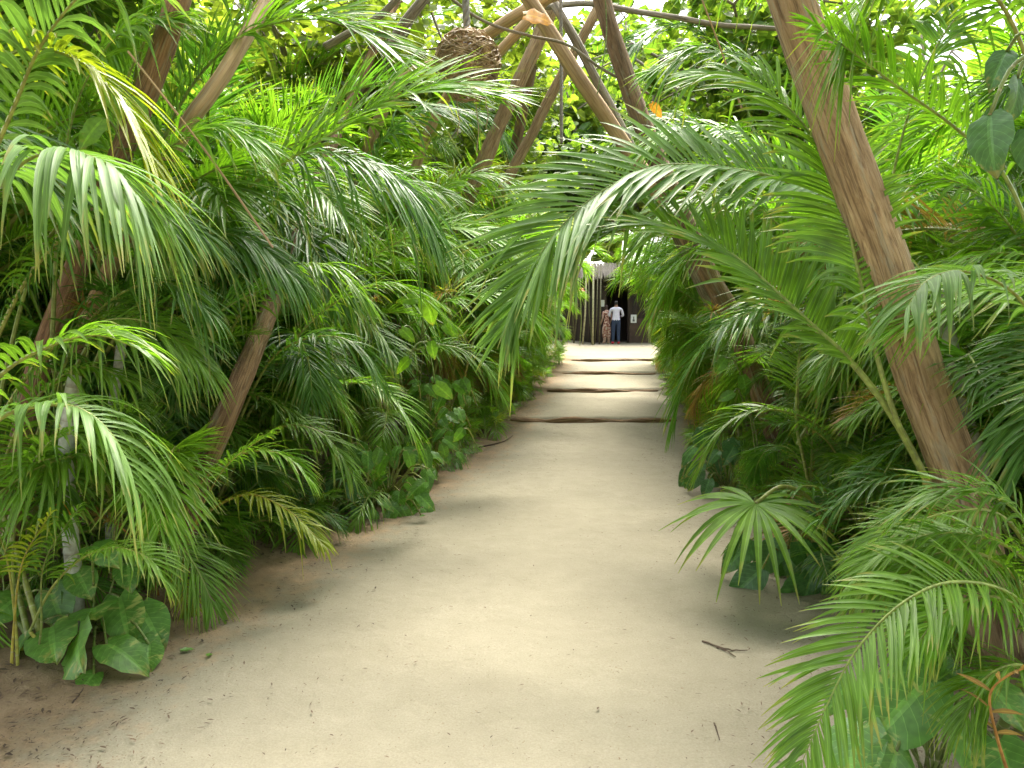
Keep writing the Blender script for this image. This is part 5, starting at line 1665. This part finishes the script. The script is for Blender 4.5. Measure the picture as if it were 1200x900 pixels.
for k, (x, y) in enumerate([(-2.7, 3.9), (-1.95, 4.9), (-2.35, 5.1), (-1.7, 5.4), (-2.6, 4.4), (-2.2, 5.7)]):
    young((x, y, gz(x, y)), rp, 11, (0.5, 0.85), MIXG + [BRIGHT], 'young ferny palm rooted around the yellow-stemmed clump', 'young palms round the yellow-stemmed clump')
for k, (x, y) in enumerate([(2.9, 4.2), (3.2, 5.0), (3.6, 4.4), (3.9, 5.6), (3.3, 3.6)]):
    areca((x, y, gz(x, y)), rp, 3, (0.4, 1.6), (1.0, 1.7), (5, 7), MIXG + [BRIGHT], 'areca palm clump crowded behind the big leaning trunk', 'areca clumps behind the big leaning trunk')
for k, (x, y) in enumerate([(-3.2, 4.4), (-3.4, 5.4), (-3.0, 6.2), (-4.0, 5.0)]):
    areca((x, y, gz(x, y)), rp, 3, (0.4, 1.8), (1.0, 1.8), (5, 7), MIXG + [BRIGHT], 'areca palm clump crowded behind the pale slim pole', 'areca clumps behind the slim pole')
# bushes of palm around the sunny forecourt
for k, (x, y, h) in enumerate([(1.2, 24.5, 1.6), (1.6, 26.5, 1.8), (6.3, 24.0, 1.2), (6.0, 26.6, 1.6), (0.6, 28.0, 2.2), (7.0, 28.4, 2.0), (5.6, 22.6, 0.8)]):
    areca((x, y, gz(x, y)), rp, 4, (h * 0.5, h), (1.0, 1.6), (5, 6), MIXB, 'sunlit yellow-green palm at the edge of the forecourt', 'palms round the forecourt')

# ---------------------------------------------------------------- wood behind everything
proto = []
for i in range(3):
    t_ = canopy_tree('leafy tree standing in the wood behind the thicket', (0, 0, 0), (0.2, 0.1, 2.6),
                     [(1.5, 0.3, 4.5), (-1.4, 0.6, 4.8), (0.2, 1.5, 5.5), (0.0, -1.5, 4.2), (0.6, 0.2, 6.8), (-1.2, -1.0, 3.2), (1.4, -1.0, 3.0), (-0.4, -0.5, 6.0)], 200 + i, (GRAPE2, GRAPE, GRAPE2)[i],
                     leaf=0.34, nb=9, nt=5, nl=6, spread=1.5, group='trees of the wood behind', name='wood_tree', r0=0.16)
    proto.append(t_)


def copy_tree(src, loc, rz, s):
    c = src.copy()
    C.objects.link(c)
    c.location = loc
    c.rotation_euler = (0, 0, rz)
    c.scale = (s,) * 3
    for ch in src.children:
        d = ch.copy()
        C.objects.link(d)
        d.parent = c
    return c


spots = []
for y in (8, 12.5, 17, 22, 27, 33):
    spots.append((cx(y) - 8.0 - rp.uniform(0, 1.5), y))
    if y > 14:
        spots.append((cx(y) + 8.0 + rp.uniform(0, 1.5), y))
for k in range(7):
    spots.append((-6 + k * 3.6, 36 + rp.uniform(-1, 2)))
for k in range(8):
    spots.append((-14 + k * 5, 44 + rp.uniform(-1, 2)))
spots += [(-3.0, -1.6), (3.2, -1.2), (-2.6, -6.0), (3.0, -5.6)]      # the wood goes on unseen behind the camera, added to shade the path
for i, (x, y) in enumerate(spots):
    s = rp.uniform(0.9, 1.25) * (2.0 if y > 40 else 1.7 if y > 35 else 1.15)
    loc = (x, y, gz(x, y))
    if i < 3:
        proto[i].location = loc
        proto[i].scale = (s,) * 3
    else:
        copy_tree(proto[i % 3], loc, rp.uniform(0, 6.28), s)

# ---------------------------------------------------------------- small things on the sand
def twig(label, pix, r, seed, name='twig', group=None):
    """pix: list of polylines in photo pixels lying on the sand"""
    def g(px, py):
        x, yv = (px - 600) / F_PX, (450 - py) / F_PX
        v = Vector((x, CP + yv * SP, -SP + yv * CP))
        t = EYE / -v.z
        p = v * t
        return Vector((p.x, p.y, gz(p.x, p.y) + r * 0.8))
    mb = MB()
    o0 = g(*pix[0][0])
    for pl in pix:
        P = catmull([g(*q) for q in pl], 8)
        for i in range(1, len(P)):
            P[i] = P[i] + Vector((0, 0, 0.006 * abs(math.sin(i * 1.3 + seed))))
        mb.tube(P, [r * (1 - 0.07 * i) for i in range(9)], n=5)
    return tag(obj(name, mb.mesh(name, [LOGD], o0), None, o0), label, 'twig', group)


LOGD = simple('dead_twig', (0.07, 0.045, 0.028), 0.9, 30, 0.3)
twig('forked dark twig lying on the pale sand', [[(823, 752), (848, 763), (862, 772)], [(840, 760), (858, 764), (876, 765)]], 0.005, 1)
twig('tiny dark twig lying straight on the sand', [[(837, 850), (840, 860), (843, 870)]], 0.004, 2)
twig('thin curved root strand on the sand by the grey stone', [[(562, 526), (580, 522), (592, 518), (601, 512)]], 0.010, 3, 'root_strand')
twig('short twig on the brown left edge near the variegated leaves', [[(85, 825), (92, 818), (98, 810)]], 0.004, 4)

# grey stone
bm = bmesh.new()
bmesh.ops.create_icosphere(bm, subdivisions=3, radius=1)
for v in bm.verts:
    v.co *= 1 + 0.22 * noise.noise(v.co * 1.7)
    v.co.x *= 0.09
    v.co.y *= 0.08
    v.co.z *= 0.13
me = bpy.data.meshes.new('stone')
bm.to_mesh(me)
bm.free()
me.materials.append(simple('grey_stone', (0.20, 0.17, 0.13), 0.9, 25, 0.4))
p = ground_at(512, 7.9)
tag(obj('stone', me, None, p + Vector((0, 0, 0.06))), 'small grey stone at the foot of the loose shrub', 'stone')

# fallen green leaves
for k, (px, py, s, lab) in enumerate([(212, 766, 0.06, 'small fallen green leaf on the sand beside the variegated patch'), (243, 772, 0.045, 'tiniest fallen green leaf out on the sand')]):
    x, yv = (px - 600) / F_PX, (450 - py) / F_PX
    v = Vector((x, CP + yv * SP, -SP + yv * CP))
    q = v * (EYE / -v.z)
    o = obj('fallen_leaf', LEAF_B[k], None, (q.x, q.y, gz(q.x, q.y) + 0.014), BROAD)
    o.scale = (s,) * 3
    o.rotation_euler = (0.1, -0.1, 0.4 + k)
    tag(o, lab, 'leaf')

# litter: countless crumbs of bark, stalk and leaf
LIT = simple('litter', (0.075, 0.045, 0.026), 0.9, 3, 0.6)
mb = MB()
rng = random.Random(31)
for k in range(15000):
    y = 2.4 + rng.random() ** 1.7 * 17
    left = rng.random() < 0.62
    if k < 1900:
        x = cx(y) + rng.uniform(-1, 1) * hw(y)
        L = 0.007 + 0.022 * rng.random() ** 3
    else:
        x = side_x(y, rng.gauss(-0.05, 0.35), left)
        L = 0.008 + 0.03 * rng.random() ** 4 + (rng.random() ** 3 * 0.05 if abs(x - cx(y)) > hw(y) + 0.12 else 0)
    a = rng.uniform(0, 6.28)
    q = Vector((x, y, gz(x, y) + 0.012))
    mb.strip(q, Vector((math.cos(a), math.sin(a), rng.uniform(-0.05, 0.2))).normalized(), UPZ, L, max(0.004, L * rng.uniform(0.15, 0.4)), 0.1, seg=2)
tag(obj('leaf_litter', mb.mesh('leaf_litter', [LIT])), 'brown crumbs of leaf and bark littering the sand edges', 'litter', kind='stuff')
